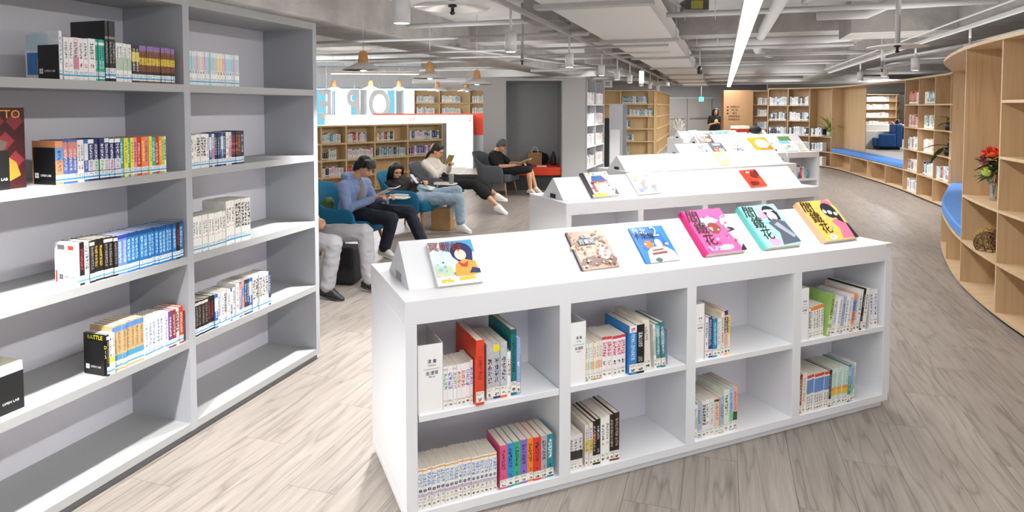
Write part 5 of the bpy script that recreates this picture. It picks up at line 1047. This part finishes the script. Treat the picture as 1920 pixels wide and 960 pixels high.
# exit signs, cables, camera, cable tray
ex = mat('exit_green', '2fbfa0', .5, emit=1.6)
e1 = empty('exit_sign', frame(2.95, 14.8, 2.22, R(20)), 'narrow lit green exit sign hanging over the oak stack', 'sign'); MB().box(-.05, .05, -.02, .02, 0, .28).obj('lit_panel', mat('exit_pale', 'c8f2e4', .5, emit=1.4), e1); text('出口', .07, mat('exit_dark', '1f8a6c', .5), e1, Matrix.Translation((0, -.022, .14)) @ FRONT, .001, True)
e2 = empty('exit_sign', frame(10.5, 36, 2.12), 'lit green exit sign over the grey double doors', 'sign'); MB().box(-.12, .12, -.03, .03, -.12, .12).obj('lit_panel', ex, e2); MB().tube([(0, 0, .1), (0, 0, 1.05)], .01, 6).obj('rod', M_pipe, e2)
a3 = empty('aisle_sign', frame(2.35, 16.0, 2.16), 'small grey hanging aisle sign left of the oak stack', 'sign'); MB().box(-.12, .12, -.01, .01, 0, .17).obj('panel', mat('sign_grey', 'c9c9c9', .5), a3)
for i in range(3): MB().box(-.06, .06, -.014, -.01, .05 + i * .035, .065 + i * .035).obj('print_line', M_inkg, a3)
cm_ = empty('security_camera', frame(1.75, 6.6, 0), 'junction box with bundled cables hanging beside the air duct', 'device')
MB().box(.0, .24, 0, .2, 2.66, 2.76).obj('box', mat('dark_box', '3a3a36', .5), cm_); MB().box(.06, .18, -.003, 0, 2.67, 2.75).obj('yellow_label', mat('olive_label', '8a8a2c', .5), cm_); MB().tube([(0, .1, 2.7), (-.1, .1, 2.78), (.1, .1, 2.9), (.9, .1, 2.92)], .012, 8).obj('cable', M_pipe, cm_)
mcam = empty('track_camera', frame(3.55, 12.3, 2.3), 'small black ceiling camera beside the air duct', 'camera'); MB().lathe([(.03, 0), (.045, .02), (.045, .12), (.02, .15)], 12).obj('housing', M_black, mcam); MB().tube([(0, 0, .14), (0, 0, .9)], .012, 6).obj('rod', M_pipe, mcam)
for i, (s, t, z) in enumerate([(5.9, 9.6, 2.45), (6.6, 10.4, 2.45)]):
    MB().lathe([(.11, 0), (.12, .05), (.09, .09)], 16).obj('ceiling_speaker', M_slot, None, Matrix.Translation(W(s, t, z)), label='%s round black ceiling speaker above the curved shelf' % ['near', 'far'][i], cat='speaker')
for i, t in enumerate((5.2, 8.2, 11.8)):
    for s in (-.45, -.1): MB().tube([W(s, t, 2.72), W(s, t, 3.2)], .006, 6).obj('hanger_rod', M_pipe, None, label='thin vertical hanger rod, %s, %s along the air duct' % ('nearer the light strip' if s > -.3 else 'beside the duct', ORD[i + 1]), cat='rod', group='hanger rods beside the duct')
# ------------------------------------------------------------------ chairs
FA = R(-18)
def armchair(x, y, ang, wool, lab, leg=M_leg, back=.80, arm=.56, sx=1.0):
    r = empty('armchair', frame(x, y, 0, ang), lab, 'armchair')
    N = 26; outer = []; pathp = []
    for k in range(N + 1):
        u_ = k / N * 2 - 1                                 # -1 right arm front .. +1 left arm front
        a = u_ * math.pi / 2
        if abs(u_) > .5: s = (abs(u_) - .5) / .5; px = -.10 + s * .36; py = math.copysign(.315, u_); nx, ny = 0, math.copysign(1, u_)
        else: b = u_ / .5 * math.pi / 2; px = -.10 - .24 * math.cos(b); py = .315 * math.sin(b); nx, ny = -math.cos(b), math.sin(b)
        bk = max(0, 1 - max(0, abs(u_) - .12) / .38); bk = bk * bk * (3 - 2 * bk)
        pathp.append((px, py, nx, ny, arm + (back - arm) * bk - (max(0, abs(u_) - .9) * .6), bk))
    mb = MB(); ring = 10; v = []
    for px, py, nx, ny, zt, bk in pathp:
        zb = .24; th = .035 - .004 * bk; lean = .02 + .13 * bk
        for k in range(ring):
            # rounded upright cross-section
            t = k / ring * 2 * math.pi; cx = math.cos(t) * th; cz = math.sin(t)
            z = (zb + zt) / 2 + (zt - zb) / 2 * math.copysign(min(1, abs(cz) * 1.25) ** .6, cz); h = (z - zb) / (zt - zb)
            off = cx * (1 if abs(cz) < .8 else .8) + lean * h * h
            v.append((px + nx * off, py + ny * off, z))
    f = []
    for i in range(N):
        for k in range(ring): a, b = i * ring + k, i * ring + (k + 1) % ring; f.append((a, b, b + ring, a + ring))
    f.append(tuple(range(ring - 1, -1, -1))); f.append(tuple(range(N * ring, N * ring + ring)))
    mb.add(v, f, 0, True); o = mb.obj('shell', wool, r); q_ = o.modifiers.new('sub', 'SUBSURF'); q_.levels = 1; q_.render_levels = 1
    sm = MB(); sm.prism([(-.28, -.18), (-.18, -.28), (.30, -.285), (.36, -.24), (.36, .24), (.30, .285), (-.18, .28), (-.28, .18)], .27, .41); o = sm.obj('seat', wool, r); bevel(o, .03, 3); o.data.polygons.foreach_set('use_smooth', [True] * len(o.data.polygons))
    for sx_, sy in ((.24, -.22), (.24, .22), (-.2, -.2), (-.2, .2)): MB().tube([(sx_, sy, .27), (sx_ * 1.25, sy * 1.22, 0)], [.022, .012], 10).obj('leg', leg, r)
    return r
def tablet(parent, x, y, z):
    t = MB().prism([(-.16, -.12), (.13, -.13), (.17, -.08), (.17, .07), (.12, .12), (-.16, .12)], 0, .018).obj('writing_tablet', M_tray, parent, Matrix.Translation((x, y, z))); bevel(t, .006, 2)
    MB().tube([(-.12, .02, -.01), (-.16, .02, -.03), (-.16, .02, -z + .3)], .014, 8).obj('tablet_arm', M_tray, t)
armchair(-2.32, 5.98, FA, M_teal, 'teal armchair nearest, mostly hidden behind the grey bookcase')
c1_ = armchair(-1.86, 7.42, FA, M_teal, 'teal armchair holding the reader in the blue hoodie')
c2_ = armchair(-1.38, 8.95, FA, M_teal, 'teal armchair holding the reader in black with a phone', back=.78); tablet(c2_, -.02, -.39, .47)
c3_ = armchair(-1.2, 10.55, FA, M_greyw, 'dark grey armchair holding the woman in the white sweater', back=.76); tablet(c3_, .30, -.38, .47)
armchair(-.28, 12.45, R(-22), M_greyw, 'dark grey armchair holding the man in the black shirt', back=.82, arm=.58)

# ------------------------------------------------------------------ people
def V(*a): return Vector(a)
def head_geo(mb, C, fwd, up, s=1.0, mi=0):
    """skull, jaw, nose, brow, ears, lips in one union; returns frame"""
    fwd = fwd.normalized(); up = (up - fwd * up.dot(fwd)).normalized(); lf = up.cross(fwd)
    M = Matrix((( fwd.x, lf.x, up.x, C.x), (fwd.y, lf.y, up.y, C.y), (fwd.z, lf.z, up.z, C.z), (0, 0, 0, 1))) @ Matrix.Scale(s, 4)
    def e(c, r_): mb.ell(c, r_, mi, 16, 10, M)
    e((-.012, 0, .03), (.094, .074, .088)); e((.03, 0, -.03), (.058, .056, .075)); e((.045, 0, -.075), (.036, .036, .03)); e((.05, 0, .035), (.045, .058, .04))
    mb.add([(.08, -.012, .02), (.08, .012, .02), (.079, -.02, -.03), (.079, .02, -.03), (.112, 0, -.024), (.086, 0, -.036)], [(0, 1, 4), (0, 4, 2), (1, 3, 4), (2, 4, 5), (3, 5, 4), (0, 2, 5), (0, 5, 1), (1, 5, 3)], mi, True, M)
    e((.055, .03, -.02), (.03, .024, .026)); e((.055, -.03, -.02), (.03, .024, .026))
    for sy in (-1, 1): e((-.005, .076 * sy, -.005), (.02, .010, .03))
    e((.083, 0, -.056), (.012, .022, .010))
    return M
def face_bits(parent, M, brow='2a201c'):
    for sy in (-1, 1):
        MB().ell((.084, .031 * sy, .006), (.006, .013, .0055), 0, 10, 6, M).obj('eye', mat('eye_dark', '1c1614', .3), parent)
        MB().limb(tuple(M @ Vector((.092, .016 * sy, .026))), .0035, tuple(M @ Vector((.080, .046 * sy, .026))), .0025).obj('eyebrow', mat('brow_' + brow, brow, .8), parent)
    MB().ell((.0925, 0, -.056), (.006, .019, .0055), 0, 10, 6, M).obj('lips', mat('lips', 'b5655a', .5), parent)
def hand_geo(mb, wr, d, up, curl=.9, side=1, s=1.0, mi=0):
    """palm and five fingers; d = pointing direction, up = back of the hand, side = thumb side sign"""
    d = d.normalized(); up = (up - d * up.dot(d)).normalized(); sd = d.cross(up) * side
    pc = wr + d * .05 * s
    for k in range(4):
        o = sd * (.03 - .02 * k) * s; mb.limb(wr + d * .01 * s + o * .6, .014 * s, wr + d * .085 * s + o, .0115 * s, mi, 8)
        L = (.038, .043, .04, .03)[k] * s; p0 = wr + d * .088 * s + o; a = curl * .55; d1 = (d * math.cos(a) - up * math.sin(a)); p1 = p0 + d1 * L
        a2 = curl * 1.3; d2 = d * math.cos(a2) - up * math.sin(a2); p2 = p1 + d2 * L * .75; a3 = curl * 1.9; d3 = d * math.cos(a3) - up * math.sin(a3); p3 = p2 + d3 * L * .5
        mb.limb(p0, .0095 * s, p1, .0088 * s, mi, 8); mb.limb(p1, .0088 * s, p2, .008 * s, mi, 8); mb.limb(p2, .008 * s, p3, .007 * s, mi, 8)
    t0 = wr + d * .025 * s + sd * .026 * s; t1 = t0 + (d * .6 + sd * .7 - up * .3).normalized() * .038 * s; t2 = t1 + (d * .9 + sd * .1 - up * .4).normalized() * .03 * s
    mb.limb(t0, .0135 * s, t1, .011 * s, mi, 8); mb.limb(t1, .011 * s, t2, .009 * s, mi, 8)
def shoe(parent, ank, toe, m_, sole, lab=None, s=1.0, extra=None):
    a = Vector(ank); t = Vector(toe); d = (t - a); L = .20 * s; dh = Vector((d.x, d.y, d.z)).normalized(); side = Vector((-dh.y, dh.x, 0)).normalized(); up = dh.cross(side) * -1
    up = side.cross(dh) * -1 if up.z < 0 else up
    heel = a - Vector((0, 0, 0)) - dh * .04 * s
    mb = MB(); h0 = a + up * -.035 * s
    mb.limb(a, .044 * s, a - up * .02 * s - dh * .02 * s, .044 * s); mb.limb(h0 - dh * .035 * s, .038 * s, h0 + dh * .09 * s, .036 * s); mb.limb(h0 + dh * .09 * s - up * .008 * s + side * .006, .038 * s, h0 + dh * .155 * s - up * .014 * s, .027 * s); mb.limb(a + dh * .02 * s, .036 * s, h0 + dh * .1 * s, .032 * s)
    o = remeshed(mb, 'shoe', [m_], .009, 4, 0, parent)
    sb_ = MB(); sb_.limb(h0 - dh * .035 * s - up * .028 * s, .033 * s, h0 + dh * .15 * s - up * .03 * s, .032 * s)
    me = sb_; me.v = [tuple(Vector(p) - up * (Vector(p) - (h0 - up * .03 * s)).dot(up) * .55) for p in me.v]
    me.obj('sole', sole, o); return o
def person(name_lab, M, J, top_m, leg_m, shoe_m, sole_m, hair_m, skin=M_skin, s=1.0, face=None, hfwd=None, hup=V(0, 0, 1), sleeve=1.0, legcover=1.0, hair='short', grp=None, voxel=.0085, skirt=False, handup=None, curl=1.0, hood=False, foot=True):
    r = empty('person', M, name_lab, 'person'); g = {k: Vector(v) for k, v in J.items()}
    mb = MB(); C = g['head']; HM = head_geo(mb, C, hfwd, hup, s)
    nb_ = g['neck']; mb.limb(nb_, .055 * s, C + (HM.to_3x3() @ Vector((-.02, 0, -.05))), .05 * s)
    pel = g['pelvis']; chest = nb_.lerp(pel, .28)
    def torso(m_, e, mi=0):
        m_.limb(pel, .125 * s + e, pel.lerp(nb_, .42), .115 * s + e, mi, 14); m_.limb(pel.lerp(nb_, .42), .115 * s + e, nb_.lerp(pel, .22), .12 * s + e, mi, 14)
        lat = (g['shL'] - g['shR']) * .5
        for q_ in (-.55, .55): m_.limb(nb_.lerp(pel, .3) + lat * q_, .09 * s + e, pel.lerp(nb_, .45) + lat * q_ * .75, .085 * s + e, mi, 12)
        for q_ in (-.5, .5): m_.limb(pel + lat * q_ * .9, .1 * s + e, pel.lerp(nb_, .4) + lat * q_ * .7, .085 * s + e, mi, 12)
        m_.limb(g['shR'], .058 * s + e, nb_ - Vector((0, 0, .03)), .055 * s + e, mi); m_.limb(g['shL'], .058 * s + e, nb_ - Vector((0, 0, .03)), .055 * s + e, mi)
    torso(mb, 0)
    for sd in 'RL':
        mb.limb(g['sh' + sd], .05 * s, g['el' + sd], .04 * s); mb.limb(g['el' + sd], .04 * s, g['wr' + sd], .026 * s)
        hd = g['hd' + sd] if 'hd' + sd in g else g['wr' + sd] - g['el' + sd]; hand_geo(mb, g['wr' + sd], hd, (handup or {}).get(sd, V(0, 0, 1)), curl, -1 if sd == 'R' else 1, s * .95)
        mb.limb(g['hip' + sd], .085 * s, g['kn' + sd], .056 * s, 0, 14); mb.limb(g['kn' + sd], .056 * s, g['an' + sd], .034 * s)
        kc = g['kn' + sd].lerp(g['an' + sd], .3); mb.limb(kc, .056 * s, kc.lerp(g['an' + sd], .3), .045 * s)
    body = remeshed(mb, 'body', [skin], voxel * .85, 2, 0, r)
    face_bits(r, HM)
    # top
    mt = MB(); torso(mt, .016)
    for sd in 'RL':
        a, b, c = g['sh' + sd], g['el' + sd], g['wr' + sd]
        if sleeve > .55: mt.limb(a, .062 * s, b, .054 * s); mt.limb(b, .054 * s, b.lerp(c, sleeve), .040 * s)
        else: mt.limb(a, .064 * s, a.lerp(b, .75), .062 * s)
    if hood:
        hb = g['neck'] - Vector((.07, 0, -.02))
        for k in range(9): a = math.pi * k / 8 - math.pi / 2; p = g['neck'] + Vector((-.09 * math.cos(a), .105 * math.sin(a), .035 + .015 * math.cos(a))); mt.ell(p, (.045, .045, .04), 0, 10, 7)
    topo = remeshed(mt, 'hooded_jacket' if hood else 'top', [top_m], voxel, 4, .006, r)
    # legs
    ml = MB()
    ml.limb(g['hipR'].lerp(g['hipL'], -.15) , .105 * s, g['hipR'].lerp(g['hipL'], 1.15), .105 * s, 0, 14); ml.limb(pel, .13 * s, pel + V(0, 0, .05), .125 * s, 0, 14)
    for sd in 'RL':
        h_, k_, a_ = g['hip' + sd], g['kn' + sd], g['an' + sd]
        ml.limb(h_, .1 * s, k_, .074 * s, 0, 14)
        if legcover > 0: ml.limb(k_, .074 * s, k_.lerp(a_, legcover), (.064 if not skirt else .1) * s, 0, 14)
    if skirt: ml.limb(g['knR'].lerp(g['knL'], .5), .12 * s, g['knR'].lerp(g['knL'], .5).lerp(g['anR'].lerp(g['anL'], .5), .38), .13 * s); ml.limb(g['knR'].lerp(g['knL'], .5), .12 * s, g['hipR'].lerp(g['hipL'], .5), .13 * s); ml.limb(g['knR'].lerp(g['anR'], .35), .085 * s, g['knL'].lerp(g['anL'], .3), .085 * s)
    remeshed(ml, 'skirt' if skirt else 'trousers' if legcover > .5 else 'shorts', [leg_m], voxel, 4, .0055, r)
    if foot:
        for sd in 'RL':
            if 'to' + sd in g:
                if legcover > .5 and not skirt: MB().limb(g['kn' + sd].lerp(g['an' + sd], .9), .036 * s, g['an' + sd], .036 * s).obj('sock', M_black if shoe_m is M_shb else M_tray, r)
                shoe(r, g['an' + sd], g['to' + sd], shoe_m, sole_m, s=s * 1.02)
    # hair
    R3 = HM
    def hp(x, y, z): return R3 @ Vector((x, y, z))
    hb = MB(); hb.ell((-.022, 0, .05), (.098, .084, .086), 0, 18, 12, HM); hb.ell((-.05, 0, .01), (.07, .08, .085), 0, 16, 10, HM)
    hb.limb(tuple(hp(.03, .05, .085)), .036 * s, tuple(hp(.03, -.05, .085)), .036 * s)
    if hair in ('bob', 'short', 'mop'):
        for sy in (-1, 1):
            hb.limb(tuple(hp(.0, .07 * sy, .05)), .026 * s, tuple(hp(-.02, .076 * sy, -.02 if hair != 'short' else .0)), .018 * s)
        for k in range(7): y_ = -.06 + .02 * k; hb.limb(tuple(hp(.06, y_, .085 - abs(y_) * .3)), .02 * s, tuple(hp(.088, y_ * .95, .045 if hair != 'short' else .062)), .012 * s)
        hb.limb(tuple(hp(-.07, .03, 0)), .045 * s, tuple(hp(-.075, .02, -.055)), .025 * s); hb.limb(tuple(hp(-.07, -.03, 0)), .045 * s, tuple(hp(-.075, -.02, -.055)), .025 * s)
    if hair == 'mop':
        for y_ in (-.045, 0, .045): hb.limb(tuple(hp(-.08, y_, .0)), .04 * s, tuple(hp(-.085, y_, -.075)), .022 * s)
    if hair == 'pony':
        for sy in (-1, 1): hb.limb(tuple(hp(.02, .066 * sy, .06)), .022 * s, tuple(hp(-.06, .06 * sy, .0)), .025 * s)
        hb.limb(tuple(hp(-.09, 0, .0)), .03 * s, tuple(hp(-.09, 0, .0) + V(-.07, 0, -.07)), .03 * s); hb.limb(tuple(hp(-.09, 0, .0) + V(-.07, 0, -.07)), .03 * s, tuple(hp(-.09, 0, .0) + V(-.15, 0, -.2)), .012 * s)
    if hair == 'long':
        for k in range(9):
            y_ = -.08 + .02 * k; hb.limb(tuple(hp(-.03, y_, .06)), .03 * s, tuple(hp(-.06, y_ * 1.1, -.06)), .032 * s); hb.limb(tuple(hp(-.06, y_ * 1.1, -.06)), .032 * s, tuple(hp(-.07, y_ * 1.2, -.17)), .02 * s)
        for sy in (-1, 1): hb.limb(tuple(hp(.03, .07 * sy, .07)), .024 * s, tuple(hp(.01, .085 * sy, -.08)), .022 * s)
    remeshed(hb, 'hair', [hair_m], .008, 2, .004, r)
    return r, HM, g
M_shb = mat('black_shoe', '17171a', .5, bump=.4, bscale=90); M_shw = mat('white_canvas_shoe', 'f0eeec', .6); M_solew = mat('white_sole', 'e8e6e2', .5); M_soleb = mat('dark_sole', '26211f', .6)
M_hair = mat('black_hair', '100e10', .35, bump=.6, bscale=120); M_hairb = mat('brown_black_hair', '2c1f1c', .35, bump=.6, bscale=120); M_hairg = mat('greying_hair', '5c6068', .6, bump=.6, bscale=200, var=.3, vscale=90)
M_jean = mat('light_blue_denim', '9fb6c8', .85, bump=.4, bscale=220, var=.14, vscale=14); M_greyt = mat('light_grey_trousers', 'a3a2a6', .85, bump=.2, bscale=200, var=.05, vscale=9); M_navy = mat('dark_navy_trousers', '1c2030', .9, bump=.2, bscale=200)
M_hoodie = mat('pale_blue_hoodie', '8ea3cf', .9, bump=.3, bscale=260, var=.06, vscale=20); M_blk = mat('black_cloth_top', '18181b', .85, bump=.3, bscale=120); M_cream = mat('cream_sweater', 'e9e4dc', .95, bump=.4, bscale=240)
def held_book(M, w_, h_, t, cov, lab, open_=True, ang=R(28), pgm=M_pagesw):
    r = empty('open_book', M, lab, 'book')
    for sd in (-1, 1):
        Q = Matrix.Rotation(sd * ang, 4, 'X')
        y0, y1 = (0, w_) if sd > 0 else (-w_, 0)
        MB().box(0, h_, y0, y1, -.002, 0).obj('cover', cov, r, Q); MB().box(.003, h_ - .003, y0 + .001, y1 - .001, 0, t).obj('pages', pgm, r, Q)
    return r
# P0: grey trousers, torso hidden by the bookcase
P0M = frame(-2.05, 5.85, 0, FA)
person('person in light grey trousers and black sneakers, cut off by the grey bookcase', P0M, dict(pelvis=(.02, 0, .50), neck=(-.12, 0, .97), head=(-.08, .0, 1.12), shR=(-.12, -.19, .93), shL=(-.12, .19, .93), elR=(.02, -.26, .68), elL=(.02, .24, .68), wrR=(.27, -.12, .655), wrL=(.27, .08, .66), hipR=(.08, -.1, .5), hipL=(.08, .1, .5), knR=(.58, -.13, .50), knL=(.72, .15, .555), anR=(.50, -.12, .10), anL=(.73, .2, .10), toR=(.68, -.11, .055), toL=(.9, .22, .055)), mat('oatmeal_top', 'c9bfb2', .9, bump=.3, bscale=200), M_greyt, M_shb, M_soleb, M_hair, hfwd=V(1, 0, -.5), legcover=.94, sleeve=.8)
mb = MB(); mb.box(-.1, .14, -.11, .13, 0, .36); o = mb.obj('black_backpack', mat('black_nylon2', '141416', .8, bump=.5, bscale=30), None, frame(-1.60, 6.12, 0, R(-10)), label='black backpack on the floor between the grey-trousered legs', cat='bag'); bevel(o, .05, 3)
# green bag
mb = MB(); mb.ell((0, 0, .1), (.09, .12, .1)); mb.ell((.03, 0, .16), (.06, .1, .06)); go = remeshed(mb, 'green_bag', [mat('green_woven', '5f7a4a', .8, bump=.4, bscale=60, var=.3, vscale=30)], .012, 3, .01, None, frame(-2.13, 7.40, .42), label='striped green fabric bag tucked in the teal chair beside the hoodie reader', cat='bag')
# P1
P1M = frame(-1.8, 7.4, 0, FA); dn = V(1, 0, -.62)
r1, HM1, g1 = person('person in pale blue hoodie, grey t-shirt and navy trousers, reading a book', P1M, dict(pelvis=(-.04, 0, .50), neck=(-.02, 0, .84), head=(.13, 0, .99), shR=(-.04, -.18, .78), shL=(.03, .17, .78), elR=(.06, -.25, .55), elL=(.12, .22, .57), wrR=(.31, -.12, .655), wrL=(.34, .08, .645), hdR=(1, .25, .42), hdL=(1, -.2, .42), hipR=(.0, -.1, .47), hipL=(.0, .1, .47), knR=(.545, -.14, .44), knL=(.62, .13, .485), anR=(.44, -.13, .1), anL=(.76, .2, .12), toR=(.63, -.15, .055), toL=(.93, .22, .05)), M_hoodie, M_navy, mat('pale_sneaker', 'cfcac0', .7, bump=.5, bscale=40), M_solew, M_hair, hfwd=V(1, -.12, -.6), legcover=.93, sleeve=.9, hair='mop', hood=True, s=1.0)
mb = MB(); mb.limb((.045, -.01, .80), .066, (.065, -.01, .58), .078, 0, 14); remeshed(mb, 'grey_tshirt', [mat('grey_tshirt', '8c8b87', .9, var=.05)], .01, 3, .004, r1)
hb1 = held_book(P1M @ Matrix.Translation((.355, -.02, .685)) @ Matrix.Rotation(R(-25), 4, 'Y'), .125, .2, .008, mat('cover_whitepink', 'efe8ea', .4), 'open comic with white cover and rose edge held by the hoodie reader', ang=R(7))
MB().box(.14, .2, -.125, 0, -.003, -.002).obj('rose_band', mat('cover_rose', 'b5485a', .4), hb1, Matrix.Rotation(R(-7), 4, 'X'))
# P2 slumped with phone
P2M = frame(-1.25, 8.9, 0, FA)
r2, HM2, g2 = person('person in black jacket and light jeans, slumped sideways looking at a phone', P2M, dict(pelvis=(.0, 0, .44), neck=(-.42, .0, .66), head=(-.36, -.04, .775), shR=(-.42, -.14, .60), shL=(-.36, .16, .62), elR=(-.2, -.22, .52), elL=(-.12, .2, .56), wrR=(-.12, -.1, .64), wrL=(-.02, .1, .62), hipR=(.05, -.1, .43), hipL=(.05, .1, .43), knR=(.60, -.1, .45), knL=(.50, .08, .535), anR=(.63, -.1, .1), anL=(.36, .08, .15), toR=(.84, -.14, .06), toL=(.27, .03, .02)), mat('black_jacket', '161517', .7, bump=.6, bscale=25), M_jean, M_shw, M_solew, M_hair, hfwd=V(.75, -.65, -.25), hup=V(-.25, .2, 1), legcover=.86, sleeve=.95, hair='long', s=.97)
ph = empty('phone', P2M @ Matrix.Translation((-.055, -.1, .70)) @ Matrix.Rotation(R(-40), 4, 'Y'), 'white-backed mobile phone held by the reader in black', 'phone')
bevel(MB().box(-.008, 0, -.037, .037, -.075, .075).obj('body', mat('white_phone', 'e4e6ea', .3), ph), .006, 2); MB().box(.0002, .001, -.033, .033, -.07, .07).obj('screen', mat('phone_screen', 'aebccc', .2, emit=.4), ph)
held_book(P2M @ Matrix.Translation((-.02, .02, .56)) @ Matrix.Rotation(R(10), 4, 'Y'), .12, .17, .006, M_white, 'white open comic lying on the lap of the reader in black', ang=R(12))
MB().box(-.1, .1, -.07, .07, 0, .03).obj('book', M_pagesw, None, frame(-1.46, 8.62, .489, R(-20)), label='thick white book on the teal chair writing tablet', cat='book')
# P3
P3M = frame(-1.15, 10.5, 0, FA)
r3, HM3, g3 = person('woman in cream sweater and long black skirt, holding a comic up', P3M, dict(pelvis=(-.02, 0, .47), neck=(-.2, 0, .81), head=(-.07, 0, .955), shR=(-.2, -.17, .76), shL=(-.16, .16, .76), elR=(-.0, -.2, .58), elL=(.02, .18, .6), wrR=(.1, -.07, .73), wrL=(.12, .08, .72), hipR=(.04, -.1, .45), hipL=(.04, .1, .45), knR=(.62, -.08, .455), knL=(.56, .1, .51), anR=(1.02, -.1, .12), anL=(.92, .12, .26), toR=(1.22, -.12, .055), toL=(1.12, .12, .24)), M_cream, M_blk, M_shw, M_solew, M_hairb, hfwd=V(1, 0, -.45), legcover=.42, skirt=True, sleeve=.88, hair='pony', curl=1.2)
held_book(P3M @ Matrix.Translation((.16, 0, .74)) @ Matrix.Rotation(R(-65), 4, 'Y'), .12, .17, .006, mat('cover_goldbrown', '9a8a4a', .5), 'comic with yellow-brown cover held up by the woman in cream')
cu = empty('drink_cup', P3M @ Matrix.Translation((.34, -.38, .49)), 'clear plastic iced drink cup on the grey chair tablet', 'cup')
MB().lathe([(.035, 0), (.045, .15), (.042, .15), (.033, .004)], 20).obj('cup', mat('clear_plastic', 'e8eef2', .1, trans=.7), cu); MB().lathe([(.032, .006), (.038, .09)], 16).obj('drink', mat('dark_drink', '5a6458', .3), cu); MB().ell((0, 0, .15), (.035, .035, .02)).obj('lid', mat('yellow_cream', 'ecd892', .5), cu)
MB().tube([(-.01, 0, .01), (.012, 0, .2)], .006, 8).obj('straw', mat('cream_straw', 'efe4b8', .5), cu)
MB().box(-.1, .1, -.07, .07, 0, .012).obj('book', mat('pale_peach_cover', 'eccfc0', .5), None, P3M @ Matrix.Translation((.16, -.36, .49)), label='pale peach comic lying beside the iced drink', cat='book')
tt = empty('kraft_bag', frame(-.95, 8.85, 0, R(-15)), 'brown kraft shopping bag on the floor under the teal chair', 'bag')
bevel(MB().box(-.14, .14, -.09, .09, 0, .3).obj('bag', mat('kraft_paper2', 'b08a5c', .8, var=.1, vscale=15), tt), .008, 2)
# P4
P4M = frame(-.25, 12.42, 0, FA)
r4, HM4, g4 = person('grey-haired man in black t-shirt and shorts reading in the grey armchair', P4M, dict(pelvis=(.0, 0, .48), neck=(-.1, 0, .79), head=(.06, 0, .93), shR=(-.09, -.18, .745), shL=(-.06, .18, .745), elR=(.1, -.24, .56), elL=(.16, .22, .58), wrR=(.36, -.12, .58), wrL=(.42, .08, .6), hipR=(.06, -.1, .47), hipL=(.06, .1, .47), knR=(.62, -.1, .5), knL=(.58, .1, .53), anR=(.66, -.09, .11), anL=(.72, .06, .13), toR=(.86, -.12, .055), toL=(.9, .05, .07)), M_blk, mat('black_shorts', '1d1d21', .9), mat('beige_sneaker', 'd9ccb8', .7), M_soleb, M_hairg, hfwd=V(1, 0, -.75), legcover=-1, sleeve=.4, hair='short')
held_book(P4M @ Matrix.Translation((.46, 0, .60)) @ Matrix.Rotation(R(-25), 4, 'Y'), .13, .19, .006, mat('cover_yellowpaper', 'd8c078', .5), 'open comic with yellow cover on the lap of the grey-haired man', ang=R(12))
# P5 standing woman far back
P5M = frame(7.22, 23.0, 0, R(-95))
person('woman in black t-shirt standing far back by the directory board', P5M, dict(pelvis=(0, 0, .92), neck=(0, 0, 1.36), head=(.03, 0, 1.5), shR=(0, -.17, 1.31), shL=(0, .17, 1.31), elR=(.02, -.24, 1.05), elL=(.02, .22, 1.05), wrR=(.2, -.02, 1.12), wrL=(.04, .24, .82), hipR=(0, -.09, .88), hipL=(0, .09, .88), knR=(.02, -.1, .47), knL=(0, .1, .47), anR=(0, -.1, .08), anL=(0, .1, .08), toR=(.2, -.12, .05), toL=(.2, .12, .05)), M_blk, M_blk, M_shb, M_soleb, M_hair, hfwd=V(1, 0, -.1), legcover=.9, sleeve=.4, hair='long', voxel=.012)
pr5 = [o for o in bpy.data.objects if o.name.startswith('person') and not o.name.startswith('person_')][-1]
mb = MB(); mb.ell((0, 0, 0), (.012, .07, .09), 0, 12, 8); mb.obj('shirt_print', mat('print_beige', 'c8b48a', .6), [o for o in bpy.data.objects if o.get('label') == 'woman in black t-shirt standing far back by the directory board'][0], Matrix.Translation((.135, 0, 1.17)))
# P6 head and arms beyond the blue armchair
P6M = frame(15.15, 25.95, 0, R(165))
person('person in dark clothes behind the deep blue armchair in the far room', P6M, dict(pelvis=(-.55, 0, .5), neck=(-.4, 0, .9), head=(-.3, 0, 1.05), shR=(-.4, -.17, .86), shL=(-.4, .17, .86), elR=(-.2, -.24, .82), elL=(-.2, .24, .82), wrR=(-.1, -.1, 1.02), wrL=(-.1, .1, 1.02), hipR=(-.5, -.1, .5), hipL=(-.5, .1, .5), knR=(-.6, -.1, .45), knL=(-.6, .1, .45), anR=(-.75, -.1, .08), anL=(-.75, .1, .08), toR=(-.6, -.1, .05), toL=(-.6, .1, .05)), M_blk, M_blk, M_shb, M_soleb, M_hair, hfwd=V(.5, 0, -.8), legcover=.9, sleeve=.4, hair='short', voxel=.015)
